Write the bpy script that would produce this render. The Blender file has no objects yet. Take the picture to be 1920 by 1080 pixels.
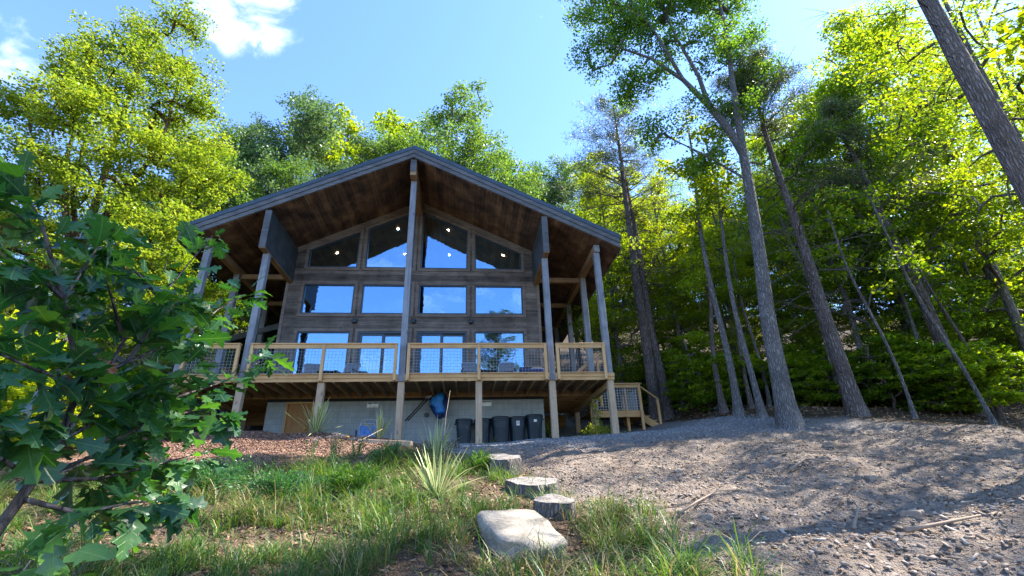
import bpy, bmesh, math, random
import numpy as np
from mathutils import Vector, Matrix

# ------------------------------------------------------------------ scene, camera, sky, sun, exposure
S = bpy.context.scene
COL = S.collection
RAD = math.radians

cam_d = bpy.data.cameras.new("camera")
cam = bpy.data.objects.new("camera", cam_d)
COL.objects.link(cam)
S.camera = cam
cam_d.sensor_width = 36.0
cam_d.lens = 36.0 * 903.545 / 1920.0
cam_d.clip_start = 0.05
cam_d.clip_end = 3000.0
_P, _Y, _R = RAD(23.513), RAD(5.835), RAD(-1.774)
_fw = Vector((math.sin(_Y) * math.cos(_P), math.cos(_Y) * math.cos(_P), math.sin(_P)))
_r0 = Vector((math.cos(_Y), -math.sin(_Y), 0))
_u0 = _r0.cross(_fw)
_rt = _r0 * math.cos(_R) + _u0 * math.sin(_R)
_up = -_r0 * math.sin(_R) + _u0 * math.cos(_R)
_m = Matrix((( _rt.x, _up.x, -_fw.x), (_rt.y, _up.y, -_fw.y), (_rt.z, _up.z, -_fw.z))).to_4x4()
_m.translation = Vector((1.955, -14.848, -3.524))
cam.matrix_world = _m

SUN_AZ, SUN_EL = RAD(80.0), RAD(50.0)          # azimuth clockwise from +Y
sun_vec = Vector((math.sin(SUN_AZ) * math.cos(SUN_EL), math.cos(SUN_AZ) * math.cos(SUN_EL), math.sin(SUN_EL)))
sun_d = bpy.data.lights.new("sun", 'SUN')
sun_d.energy = 4.5
sun_d.angle = RAD(0.5)
sun_d.color = (1.0, 0.94, 0.84)
sun = bpy.data.objects.new("sun", sun_d)
COL.objects.link(sun)
sun.location = (30, 0, 40)
sun.rotation_euler = (-sun_vec).to_track_quat('-Z', 'Y').to_euler()

S.view_settings.view_transform = 'Standard'
S.view_settings.look = 'None'
S.view_settings.exposure = 2.1
S.view_settings.gamma = 1.0
S.view_settings.use_curve_mapping = False
S.cycles.max_bounces = 8
S.cycles.diffuse_bounces = 4
S.cycles.glossy_bounces = 4
S.cycles.transmission_bounces = 6
S.cycles.transparent_max_bounces = 8
S.cycles.caustics_reflective = False
S.cycles.caustics_refractive = False
S.cycles.use_denoising = True

W = bpy.data.worlds.new("World")
S.world = W
W.use_nodes = True
nt = W.node_tree
nt.nodes.clear()
N = nt.nodes.new
L = nt.links.new
out = N('ShaderNodeOutputWorld')
bg = N('ShaderNodeBackground')
bg.inputs['Strength'].default_value = 0.15
sky = N('ShaderNodeTexSky')
sky.sky_type = 'NISHITA'
sky.sun_disc = False
sky.sun_elevation = SUN_EL
sky.sun_rotation = SUN_AZ
sky.altitude = 250
sky.air_density = 1.0
sky.dust_density = 0.25
sky.ozone_density = 1.2
tc = N('ShaderNodeTexCoord')
# clouds: soft noise broken up inside two regions of the sky dome
def cloud_mask(dirv, c0, c1):
    d = N('ShaderNodeVectorMath'); d.operation = 'DOT_PRODUCT'
    nrm = N('ShaderNodeVectorMath'); nrm.operation = 'NORMALIZE'
    L(tc.outputs['Generated'], nrm.inputs[0])
    L(nrm.outputs[0], d.inputs[0])
    v = Vector(dirv).normalized()
    d.inputs[1].default_value = v
    r = N('ShaderNodeMapRange')
    r.inputs['From Min'].default_value = c0
    r.inputs['From Max'].default_value = c1
    r.interpolation_type = 'SMOOTHSTEP'
    L(d.outputs['Value'], r.inputs['Value'])
    return r.outputs['Result']
m1 = cloud_mask((-0.362, 0.560, 0.746), 0.9925, 0.9996)
m2 = cloud_mask((-0.70, 0.48, 0.53), 0.980, 1.003)
m3 = cloud_mask((-0.2, -0.8, 0.45), 0.80, 0.98)
mx = N('ShaderNodeMath'); mx.operation = 'MAXIMUM'
L(m1, mx.inputs[0]); L(m2, mx.inputs[1])
mx3 = N('ShaderNodeMath'); mx3.operation = 'MULTIPLY'
L(m3, mx3.inputs[0]); mx3.inputs[1].default_value = 0.45
mx2 = N('ShaderNodeMath'); mx2.operation = 'MAXIMUM'
L(mx.outputs[0], mx2.inputs[0]); L(mx3.outputs[0], mx2.inputs[1])
cmap = N('ShaderNodeMapping')
cmap.inputs['Scale'].default_value = (1, 1, 1.6)
cmap.inputs['Rotation'].default_value = (0.3, 0.5, 0.2)
L(tc.outputs['Generated'], cmap.inputs['Vector'])
cn = N('ShaderNodeTexNoise')
cn.inputs['Scale'].default_value = 13.0
cn.inputs['Detail'].default_value = 9.0
cn.inputs['Roughness'].default_value = 0.58
cn.inputs['Distortion'].default_value = 0.5
L(cmap.outputs[0], cn.inputs['Vector'])
add = N('ShaderNodeMath'); add.operation = 'MULTIPLY_ADD'
L(mx2.outputs[0], add.inputs[0]); add.inputs[1].default_value = 0.42
L(cn.outputs['Fac'], add.inputs[2])
cr = N('ShaderNodeMapRange')
cr.interpolation_type = 'SMOOTHSTEP'
cr.inputs['From Min'].default_value = 0.70
cr.inputs['From Max'].default_value = 1.24
L(add.outputs[0], cr.inputs['Value'])
mix = N('ShaderNodeMix'); mix.data_type = 'RGBA'
L(cr.outputs['Result'], mix.inputs['Factor'])
tint = N('ShaderNodeMix'); tint.data_type = 'RGBA'; tint.blend_type = 'MULTIPLY'
tint.inputs['Factor'].default_value = 1.0
L(sky.outputs[0], tint.inputs['A']); tint.inputs['B'].default_value = (0.57, 0.70, 0.93, 1)
L(tint.outputs['Result'], mix.inputs['A'])
mix.inputs['B'].default_value = (4.6, 4.7, 4.9, 1)
L(mix.outputs['Result'], bg.inputs['Color'])
L(bg.outputs[0], out.inputs['Surface'])

# ------------------------------------------------------------------ helpers: meshes and objects
rng = np.random.default_rng(7)
random.seed(7)

class MB:
    """collects verts / faces in world (or local) coordinates, builds one mesh object"""
    def __init__(self):
        self.v = []; self.f = []
    def add(self, vs, fs):
        o = len(self.v)
        self.v += [tuple(p) for p in vs]
        self.f += [tuple(o + i for i in q) for q in fs]
        return self
    def box(self, x0, x1, y0, y1, z0, z1):
        return self.add([(x0,y0,z0),(x1,y0,z0),(x1,y1,z0),(x0,y1,z0),(x0,y0,z1),(x1,y0,z1),(x1,y1,z1),(x0,y1,z1)],
                        [(0,3,2,1),(4,5,6,7),(0,1,5,4),(1,2,6,5),(2,3,7,6),(3,0,4,7)])
    def prism_y(self, poly, y0, y1):
        """poly: list of (x,z) counter-clockwise seen from -Y; extruded along y"""
        n = len(poly)
        vs = [(x,y0,z) for x,z in poly] + [(x,y1,z) for x,z in poly]
        fs = [tuple(range(n)), tuple(range(2*n-1, n-1, -1))]
        for i in range(n):
            j = (i+1) % n
            fs.append((i, i+n, j+n, j))
        return self.add(vs, fs)
    def beam(self, p0, p1, w, h, up=(0,0,1)):
        p0, p1 = Vector(p0), Vector(p1)
        d = (p1-p0).normalized()
        s = d.cross(Vector(up))
        if s.length < 1e-4: s = d.cross(Vector((0,1,0)))
        s.normalize(); u = s.cross(d)
        s *= w/2; u *= h/2
        vs = [p0-s-u, p0+s-u, p0+s+u, p0-s+u, p1-s-u, p1+s-u, p1+s+u, p1-s+u]
        return self.add(vs, [(0,3,2,1),(4,5,6,7),(0,1,5,4),(1,2,6,5),(2,3,7,6),(3,0,4,7)])
    def tube(self, pts, radii, n=6, cap=True, rough=0.0, seed=0):
        pts = [Vector(p) for p in pts]
        if not isinstance(radii, (list, tuple)): radii = [radii]*len(pts)
        vs = []; fs = []
        ref = None
        for i, p in enumerate(pts):
            d = (pts[min(i+1,len(pts)-1)] - pts[max(i-1,0)])
            if d.length < 1e-6: d = Vector((0,0,1))
            d.normalize()
            if ref is None: ref = Vector((1,0,0)) if abs(d.x) < 0.8 else Vector((0,1,0))
            a = ref - d*ref.dot(d)
            if a.length < 1e-4: a = d.orthogonal()
            a.normalize(); ref = a
            b = d.cross(a)
            for k in range(n):
                t = 2*math.pi*k/n
                q = radii[i]
                if rough: q *= 1+rough*(math.sin(3*t+seed+i*.55)*.5+math.sin(5*t+seed*2.1-i*.8)*.35+math.sin(9*t+i*1.7)*.25)
                vs.append(p + (a*math.cos(t)+b*math.sin(t))*q)
        for i in range(len(pts)-1):
            for k in range(n):
                k2 = (k+1) % n
                fs.append((i*n+k, i*n+k2, (i+1)*n+k2, (i+1)*n+k))
        if cap:
            fs.append(tuple(range(n-1,-1,-1)))
            fs.append(tuple((len(pts)-1)*n+k for k in range(n)))
        return self.add(vs, fs)
    def lathe(self, prof, n=24, sup=2.0, c=(0,0,0)):
        """prof: (r,z) list; superellipse cross section with exponent sup"""
        vs = []; fs = []
        for r, z in prof:
            for k in range(n):
                t = 2*math.pi*k/n
                ct, st = math.cos(t), math.sin(t)
                x = math.copysign(abs(ct)**(2/sup), ct)*r
                y = math.copysign(abs(st)**(2/sup), st)*r
                vs.append((c[0]+x, c[1]+y, c[2]+z))
        for i in range(len(prof)-1):
            for k in range(n):
                k2 = (k+1) % n
                fs.append((i*n+k, i*n+k2, (i+1)*n+k2, (i+1)*n+k))
        fs.append(tuple(range(n-1,-1,-1)))
        fs.append(tuple((len(prof)-1)*n+k for k in range(n)))
        return self.add(vs, fs)
    def build(self, name, mat, parent=None, bevel=0.0, smooth=False):
        me = bpy.data.meshes.new(name)
        me.from_pydata(self.v, [], self.f)
        me.update()
        if smooth:
            me.shade_smooth()
        return link_mesh(name, me, mat, parent, bevel)

def link_mesh(name, me, mat, parent=None, bevel=0.0):
    o = bpy.data.objects.new(name, me)
    COL.objects.link(o)
    for m in (mat if isinstance(mat, (list, tuple)) else [mat]):
        me.materials.append(m)
    if parent is not None:
        o.parent = parent
        # geometry is written in world coordinates: undo the location of the Empty(s) above
        off = Vector((0,0,0)); p = parent
        while p is not None:
            off += p.location + p.matrix_parent_inverse.translation
            p = p.parent
        o.matrix_parent_inverse = Matrix.Translation(-off)
    if bevel:
        b = o.modifiers.new("bevel", 'BEVEL')
        b.width = bevel; b.segments = 1; b.limit_method = 'ANGLE'; b.angle_limit = RAD(40)
    return o

def np_mesh(name, verts, faces_list, uv=None, smooth=False):
    """faces_list: list of (M,k) int arrays"""
    me = bpy.data.meshes.new(name)
    verts = np.asarray(verts, dtype=np.float32)
    me.vertices.add(len(verts))
    me.vertices.foreach_set('co', verts.ravel())
    idx = np.concatenate([f.ravel() for f in faces_list]).astype(np.int32)
    tot = np.concatenate([np.full(len(f), f.shape[1], dtype=np.int32) for f in faces_list])
    start = np.concatenate([[0], np.cumsum(tot)[:-1]]).astype(np.int32)
    me.loops.add(len(idx)); me.loops.foreach_set('vertex_index', idx)
    me.polygons.add(len(tot)); me.polygons.foreach_set('loop_start', start); me.polygons.foreach_set('loop_total', tot)
    if uv is not None:
        l = me.uv_layers.new(name='uv')
        l.data.foreach_set('uv', np.asarray(uv, dtype=np.float32)[idx].ravel())
    if smooth:
        me.polygons.foreach_set('use_smooth', np.ones(len(tot), dtype=bool))
    me.update(calc_edges=True)
    me.validate()
    return me

def thing(name, label, cat, loc=(0,0,0), group=None):
    o = bpy.data.objects.new(name, None)
    o.empty_display_size = 0.2
    COL.objects.link(o)
    o.location = loc
    return tag(o, label, cat, group)
def tag(o, label, cat, group=None, kind=None):
    o['label'] = label
    if cat: o['category'] = cat
    if group: o['group'] = group
    if kind: o['kind'] = kind
    return o
def dup(root, loc, rotz=0.0, scale=1.0, label=None, group=None):
    r = root.copy(); COL.objects.link(r)
    r.location = loc; r.rotation_euler = (0,0,rotz)
    r.scale = scale if isinstance(scale, (tuple, list)) else (scale,)*3
    if label: r['label'] = label
    if group: r['group'] = group
    for ch in list(root.children):
        c = ch.copy(); COL.objects.link(c); c.parent = r
        for g in ch.children:
            d = g.copy(); COL.objects.link(d); d.parent = c
    return r

# ------------------------------------------------------------------ helpers: materials
def new_mat(name):
    m = bpy.data.materials.new(name); m.use_nodes = True
    t = m.node_tree; t.nodes.clear()
    o = t.nodes.new('ShaderNodeOutputMaterial')
    return m, t, o
class G:
    """tiny node-graph helper"""
    def __init__(self, t): self.t = t
    def n(self, typ, **kw):
        x = self.t.nodes.new(typ)
        for k, v in kw.items(): setattr(x, k, v)
        return x
    def l(self, a, b): self.t.links.new(a, b)
    def math(self, op, a, b=None, c=None, clamp=False):
        x = self.n('ShaderNodeMath', operation=op, use_clamp=clamp)
        for i, q in enumerate((a, b, c)):
            if q is None: continue
            if hasattr(q, 'is_linked'): self.l(q, x.inputs[i])
            else: x.inputs[i].default_value = q
        return x.outputs[0]
    def noise(self, vec, scale, detail=3, rough=0.55, dist=0.0, out='Fac'):
        x = self.n('ShaderNodeTexNoise')
        x.inputs['Scale'].default_value = scale; x.inputs['Detail'].default_value = detail
        x.inputs['Roughness'].default_value = rough; x.inputs['Distortion'].default_value = dist
        if vec is not None: self.l(vec, x.inputs['Vector'])
        return x.outputs[out]
    def ramp(self, fac, stops):
        x = self.n('ShaderNodeValToRGB')
        el = x.color_ramp.elements
        while len(el) > 1: el.remove(el[-1])
        el[0].position = stops[0][0]; el[0].color = (*stops[0][1], 1)
        for p, c in stops[1:]:
            e = el.new(p); e.color = (*c, 1)
        self.l(fac, x.inputs[0])
        return x.outputs[0]
    def mix(self, fac, a, b, mode='MIX'):
        x = self.n('ShaderNodeMix', data_type='RGBA', blend_type=mode)
        for k, q in (('Factor', fac), ('A', a), ('B', b)):
            i = x.inputs[k] if k == 'Factor' else [s for s in x.inputs if s.name == k and s.type == 'RGBA'][0]
            if hasattr(q, 'is_linked'): self.l(q, i)
            elif k == 'Factor': i.default_value = q
            else: i.default_value = (*q, 1)
        return [s for s in x.outputs if s.type == 'RGBA'][0]
    def bump(self, h, strength=0.3, dist=0.01, normal=None):
        x = self.n('ShaderNodeBump')
        x.inputs['Strength'].default_value = strength; x.inputs['Distance'].default_value = dist
        self.l(h, x.inputs['Height'])
        if normal is not None: self.l(normal, x.inputs['Normal'])
        return x.outputs[0]
    def principled(self, col, rough=0.6, normal=None, spec=0.4, metal=0.0):
        x = self.n('ShaderNodeBsdfPrincipled')
        if hasattr(col, 'is_linked'): self.l(col, x.inputs['Base Color'])
        else: x.inputs['Base Color'].default_value = (*col, 1)
        if hasattr(rough, 'is_linked'): self.l(rough, x.inputs['Roughness'])
        else: x.inputs['Roughness'].default_value = rough
        x.inputs['Specular IOR Level'].default_value = spec
        x.inputs['Metallic'].default_value = metal
        if normal is not None: self.l(normal, x.inputs['Normal'])
        return x.outputs[0]
    def objco(self): return self.n('ShaderNodeTexCoord').outputs['Object']
    def sep(self, v):
        x = self.n('ShaderNodeSeparateXYZ'); self.l(v, x.inputs[0]); return x.outputs
    def comb(self, a, b, c):
        x = self.n('ShaderNodeCombineXYZ')
        for i, q in enumerate((a,b,c)):
            if hasattr(q, 'is_linked'): self.l(q, x.inputs[i])
            else: x.inputs[i].default_value = q
        return x.outputs[0]

def wood(name, dark, mid, light, grain='Z', plank=None, plank_w=0.2, rough=0.7, spec=0.25, stain=0.5, knots=True, var=0.5):
    """sawn timber: fibres along `grain`, optional boards side by side along `plank`"""
    m, t, o = new_mat(name); g = G(t)
    co = g.objco(); s = g.sep(co)
    ax = {'X':0,'Y':1,'Z':2}
    sc = [22.0, 22.0, 22.0]; sc[ax[grain]] = 0.9
    if plank:
        idx = g.math('FLOOR', g.math('DIVIDE', s[ax[plank]], plank_w))
        wn = g.n('ShaderNodeTexWhiteNoise', noise_dimensions='1D'); g.l(idx, wn.inputs['W'])
        prand = wn.outputs['Value']
    else:
        oi = g.n('ShaderNodeNewGeometry'); prand = oi.outputs['Random Per Island']
    comps = [g.math('MULTIPLY', s[i], sc[i]) for i in range(3)]
    comps[ax[grain]] = g.math('ADD', comps[ax[grain]], g.math('MULTIPLY', prand, 37.0))
    v = g.comb(*comps)
    n1 = g.noise(v, 1.0, 5, 0.6, 0.6)
    blotch = g.noise(co, 1.7, 4, 0.6, 0.3)
    fac = g.math('ADD', g.math('MULTIPLY', n1, 0.55), g.math('MULTIPLY', blotch, stain))
    fac = g.math('ADD', fac, g.math('MULTIPLY', g.math('SUBTRACT', prand, 0.5), var*0.35))
    fac = g.math('SUBTRACT', fac, stain*0.5 - 0.22)
    col = g.ramp(fac, [(0.25, dark), (0.5, mid), (0.78, light)])
    if knots:
        kv = g.n('ShaderNodeTexVoronoi'); kv.inputs['Scale'].default_value = 1.0
        kc = [g.math('MULTIPLY', s[i], 4.0) for i in range(3)]
        kc[ax[grain]] = g.math('MULTIPLY', s[ax[grain]], 1.7)
        g.l(g.comb(*kc), kv.inputs['Vector'])
        kf = g.math('SUBTRACT', 1.0, g.math('DIVIDE', kv.outputs['Distance'], 0.16), clamp=True)
        col = g.mix(g.math('MULTIPLY', kf, 0.75), col, tuple(c*0.35 for c in dark))
    h = n1
    if plank:
        fr = g.math('FRACT', g.math('DIVIDE', s[ax[plank]], plank_w))
        edge = g.math('MULTIPLY', g.math('PINGPONG', fr, 0.5), plank_w)   # metres from the joint
        gap = g.math('SUBTRACT', 1.0, g.math('DIVIDE', edge, 0.007), clamp=True)
        col = g.mix(g.math('MULTIPLY', gap, 0.7), col, tuple(c*0.25 for c in dark))
        h = g.math('SUBTRACT', g.math('MULTIPLY', n1, 0.25), gap)
    nrm = g.bump(h, 0.5, 0.006)
    sh = g.principled(col, rough, nrm, spec)
    g.l(sh, o.inputs['Surface'])
    return m

def plain(name, col, rough=0.5, metal=0.0, spec=0.4, noise_amt=0.15, nscale=14.0, bump=0.05):
    m, t, o = new_mat(name); g = G(t)
    co = g.objco()
    n = g.noise(co, nscale, 5, 0.6)
    c = g.ramp(n, [(0.3, tuple(x*(1-noise_amt*1.6) for x in col)), (0.7, tuple(min(1,x*(1+noise_amt)) for x in col))])
    r = g.math('ADD', g.math('MULTIPLY', n, 0.25), rough-0.12)
    g.l(g.principled(c, r, g.bump(n, bump, 0.01), spec, metal), o.inputs['Surface'])
    return m

def leaf_mat(name, c0, c1, c2, trans=0.42, tcol=None, gloss=0.35, clump=0.6, rough=0.45):
    """leaf: hue varies from leaf to leaf and from spray to spray; lets light through"""
    m, t, o = new_mat(name); g = G(t)
    geo = g.n('ShaderNodeNewGeometry')
    oi = g.n('ShaderNodeObjectInfo')
    nz = g.noise(g.objco(), clump, 3, 0.6)
    f = g.math('ADD', g.math('MULTIPLY', geo.outputs['Random Per Island'], 0.55), g.math('MULTIPLY', nz, 0.6))
    f = g.math('ADD', f, g.math('MULTIPLY', g.math('SUBTRACT', oi.outputs['Random'], 0.5), 0.3))
    col = g.ramp(f, [(0.2, c0), (0.55, c1), (0.9, c2)])
    tc_ = g.mix(1.0, col, tcol if tcol else (1.5, 1.35, 0.5), 'MULTIPLY')
    p = g.principled(col, rough, None, gloss)
    tr = g.n('ShaderNodeBsdfTranslucent'); g.l(tc_, tr.inputs['Color'])
    mx = g.n('ShaderNodeMixShader'); mx.inputs[0].default_value = trans
    g.l(p, mx.inputs[1]); g.l(tr.outputs[0], mx.inputs[2])
    g.l(mx.outputs[0], o.inputs['Surface'])
    return m

def bark_mat(name, dark, light, scale=7.0):
    m, t, o = new_mat(name); g = G(t)
    co = g.objco(); s = g.sep(co)
    wob = g.noise(co, 3.0, 3, 0.6)
    v = g.comb(g.math('MULTIPLY', g.math('ADD', s[0], g.math('MULTIPLY', wob, .10)), scale*1.8), g.math('MULTIPLY', g.math('ADD', s[1], g.math('MULTIPLY', wob, .10)), scale*1.8), g.math('MULTIPLY', s[2], scale*0.34))
    vo = g.n('ShaderNodeTexVoronoi', feature='DISTANCE_TO_EDGE'); vo.inputs['Scale'].default_value = 1.0
    g.l(v, vo.inputs['Vector'])
    plate = g.math('DIVIDE', vo.outputs['Distance'], .28, clamp=True)
    n = g.noise(v, 1.6, 6, 0.68, 0.8)
    n2 = g.noise(co, 1.1, 5, 0.62)
    f = g.math('ADD', g.math('MULTIPLY', n, 0.45), g.math('ADD', g.math('MULTIPLY', n2, 0.35), g.math('MULTIPLY', plate, .13)))
    c = g.ramp(f, [(0.30, tuple(q*.6 for q in dark)), (0.45, dark), (0.72, light)])
    lich = g.noise(co, 5.0, 4, .7)
    lf = g.math('MULTIPLY', g.math('SUBTRACT', lich, .60), 4.0, clamp=True)
    c = g.mix(g.math('MULTIPLY', lf, .5), c, (light[0]*1.05, light[1]*1.2, light[2]*1.05))
    h = g.math('ADD', g.math('MULTIPLY', plate, .7), g.math('MULTIPLY', n, .5))
    g.l(g.principled(c, 0.92, g.bump(h, 1.0, 0.06), 0.12), o.inputs['Surface'])
    return m

M = {}
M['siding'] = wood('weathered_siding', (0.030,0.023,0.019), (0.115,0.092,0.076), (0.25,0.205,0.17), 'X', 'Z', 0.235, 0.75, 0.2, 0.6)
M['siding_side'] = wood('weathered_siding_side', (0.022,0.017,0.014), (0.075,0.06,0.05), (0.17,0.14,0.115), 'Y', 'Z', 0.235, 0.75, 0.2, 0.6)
M['trim'] = wood('weathered_trim', (0.045,0.035,0.028), (0.15,0.118,0.095), (0.28,0.225,0.18), 'X', None, 0.2, 0.75, 0.2, 0.5)
M['soffit'] = wood('stained_soffit', (0.018,0.011,0.008), (0.11,0.064,0.038), (0.29,0.178,0.105), 'Y', 'X', 0.20, 0.6, 0.3, 0.9)
M['post_grey'] = wood('grey_stained_post', (0.075,0.08,0.088), (0.175,0.185,0.205), (0.32,0.33,0.35), 'Z', None, 0.2, 0.7, 0.2, 0.5)
M['fascia'] = wood('grey_fascia_x', (0.035,0.036,0.040), (0.092,0.095,0.10), (0.19,0.19,0.19), 'X', None, 0.2, 0.7, 0.2, 0.5)
M['beam_dark'] = wood('dark_panel_beam', (0.010,0.012,0.013), (0.030,0.036,0.038), (0.085,0.09,0.088), 'Y', None, 0.3, 0.6, 0.25, 0.6)
M['beam_warm'] = wood('warm_timber', (0.10,0.06,0.03), (0.26,0.165,0.085), (0.40,0.27,0.15), 'Y', None, 0.3, 0.7, 0.2, 0.4)
M['beam_warm_x'] = wood('warm_timber_cross', (0.10,0.06,0.03), (0.24,0.155,0.085), (0.38,0.26,0.15), 'X', None, 0.3, 0.7, 0.2, 0.4)
M['treated_z'] = wood('treated_post', (0.16,0.105,0.065), (0.36,0.255,0.165), (0.52,0.39,0.27), 'Z', None, 0.2, 0.8, 0.15, 0.45)
M['pine_x'] = wood('new_pine_x', (0.23,0.125,0.05), (0.47,0.275,0.12), (0.63,0.42,0.21), 'X', None, 0.2, 0.75, 0.2, 0.4)
M['pine_y'] = wood('new_pine_y', (0.23,0.125,0.05), (0.47,0.275,0.12), (0.63,0.42,0.21), 'Y', None, 0.2, 0.75, 0.2, 0.4)
M['pine_z'] = wood('new_pine_z', (0.24,0.13,0.055), (0.49,0.29,0.13), (0.65,0.44,0.225), 'Z', None, 0.2, 0.75, 0.2, 0.4)
M['joist'] = wood('joist_wood', (0.20,0.13,0.065), (0.42,0.29,0.155), (0.58,0.43,0.25), 'Y', None, 0.2, 0.8, 0.15, 0.5)
M['joist_x'] = wood('joist_wood_x', (0.22,0.125,0.05), (0.46,0.28,0.125), (0.60,0.40,0.20), 'X', None, 0.2, 0.8, 0.15, 0.4)
M['decking'] = wood('deck_boards', (0.15,0.10,0.055), (0.33,0.235,0.13), (0.46,0.34,0.20), 'X', 'Y', 0.14, 0.8, 0.15, 0.5)
M['plywood'] = wood('plywood_door', (0.20,0.10,0.04), (0.36,0.185,0.075), (0.46,0.255,0.11), 'Z', None, 0.2, 0.7, 0.2, 0.45, knots=False)
M['planks_dark'] = wood('porch_planks', (0.12,0.06,0.022), (0.34,0.19,0.075), (0.50,0.31,0.14), 'X', 'Z', 0.19, 0.7, 0.2, 0.4)
M['ceiling'] = wood('room_ceiling_boards', (0.20,0.11,0.06), (0.38,0.23,0.13), (0.48,0.31,0.19), 'Y', 'X', 0.14, 0.6, 0.2, 0.3)
M['room'] = plain('room_paint', (0.34,0.28,0.23), 0.8)
M['metal_roof'] = plain('dark_metal_roof', (0.035,0.055,0.075), 0.35, 0.0, 0.5, 0.2, 3.0)
M['frame'] = plain('black_window_frame', (0.018,0.03,0.045), 0.35, 0.0, 0.5)
M['black'] = plain('black_metal', (0.012,0.012,0.013), 0.4)
M['membrane'] = plain('black_membrane', (0.008,0.008,0.009), 0.7)
M['bin'] = plain('dark_bin_plastic', (0.006,0.022,0.038), 0.5, 0.0, 0.5, 0.3, 9.0)
M['bin_lid'] = plain('bin_lid_plastic', (0.010,0.014,0.020), 0.38, 0.0, 0.5, 0.3, 9.0)
M['white'] = plain('white_paint', (0.84,0.85,0.87), 0.6)
M['alu'] = plain('grey_tube', (0.42,0.44,0.47), 0.35, 0.7)
M['sling'] = plain('dark_sling', (0.03,0.035,0.05), 0.8)
M['sling_grey'] = plain('grey_sling', (0.16,0.17,0.19), 0.8)
M['blue'] = plain('bright_blue_nylon', (0.012,0.19,0.55), 0.5, 0, 0.4, 0.35, 6.0, 0.3)
M['navy'] = plain('navy_nylon', (0.006,0.022,0.12), 0.6, 0, 0.3, 0.3, 8.0)
M['beach_blue'] = plain('faded_blue_cloth', (0.10,0.20,0.42), 0.8, 0, 0.2, 0.3, 10.0)
M['wire'] = plain('galvanised_wire', (0.24,0.26,0.27), 0.5, 0.5)
M['wire_bright'] = plain('galvanised_wire_lit', (0.55,0.56,0.56), 0.5, 0.3)  # paler copy of the wire for the landing, sunlight put into its colour
M['straw'] = plain('dry_stalk', (0.48,0.38,0.24), 0.8)
M['stick'] = plain('dead_stick', (0.26,0.19,0.14), 0.85)

def block_mat():
    m, t, o = new_mat('concrete_block'); g = G(t)
    co = g.objco(); s = g.sep(co)
    u = g.math('ADD', s[0], s[1])
    br = g.n('ShaderNodeTexBrick')
    br.inputs['Scale'].default_value = 1.0
    br.inputs['Mortar Size'].default_value = 0.008
    br.inputs['Brick Width'].default_value = 0.40; br.inputs['Row Height'].default_value = 0.20
    br.inputs['Color1'].default_value = (0.27,0.30,0.32,1); br.inputs['Color2'].default_value = (0.33,0.36,0.375,1)
    br.inputs['Mortar'].default_value = (0.205,0.225,0.235,1)
    g.l(g.comb(u, g.math('ADD', s[2], 0.07), 0.0), br.inputs['Vector'])
    n = g.noise(co, 2.2, 5, 0.65)
    n2 = g.noise(co, 60, 3, 0.6)
    c = g.mix(0.40, br.outputs['Color'], g.ramp(n, [(0.3,(0.24,0.27,0.285)),(0.7,(0.46,0.485,0.495))]))
    run = g.noise(g.comb(g.math('MULTIPLY', u, 5.0), 0.0, g.math('MULTIPLY', s[2], .5)), 1.0, 4, .6)
    c = g.mix(g.math('MULTIPLY', g.math('MULTIPLY', g.math('SUBTRACT', run, .52), 5.0, clamp=True), .35), c, (.13,.135,.13))
    low = g.math('ADD', g.math('MULTIPLY', g.math('SUBTRACT', -1.45, s[2]), 2.2), g.math('SUBTRACT', n, .5), clamp=True)
    c = g.mix(g.math('MULTIPLY', low, .4), c, (.20,.165,.13))
    h = g.math('SUBTRACT', g.math('MULTIPLY', n2, 0.3), br.outputs['Fac'])
    g.l(g.principled(c, 0.9, g.bump(h, 0.35, 0.006), 0.2), o.inputs['Surface'])
    return m
M['block'] = block_mat()

def glass_mat():
    m, t, o = new_mat('coated_window_glass'); g = G(t)
    gl = g.n('ShaderNodeBsdfGlossy'); gl.inputs['Roughness'].default_value = 0.0
    gl.inputs['Color'].default_value = (0.36,0.60,0.80,1)
    wob = g.noise(g.objco(), 1.4, 3, 0.5)
    g.l(g.bump(wob, 0.09, 0.06), gl.inputs['Normal'])
    tr = g.n('ShaderNodeBsdfTransparent'); tr.inputs['Color'].default_value = (0.85,0.84,0.80,1)
    fr = g.n('ShaderNodeFresnel'); fr.inputs['IOR'].default_value = 1.5
    f = g.math('MULTIPLY_ADD', fr.outputs[0], 0.5, 0.50, clamp=True)
    mx = g.n('ShaderNodeMixShader'); g.l(f, mx.inputs[0])
    g.l(tr.outputs[0], mx.inputs[1]); g.l(gl.outputs[0], mx.inputs[2])
    g.l(mx.outputs[0], o.inputs['Surface'])
    return m
M['glass'] = glass_mat()

def lamp_mat():
    m, t, o = new_mat('lit_downlight'); g = G(t)
    e = g.n('ShaderNodeEmission'); e.inputs['Color'].default_value = (1,0.86,0.68,1); e.inputs['Strength'].default_value = 45.0
    g.l(e.outputs[0], o.inputs['Surface']); return m
M['lamp'] = lamp_mat()

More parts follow.
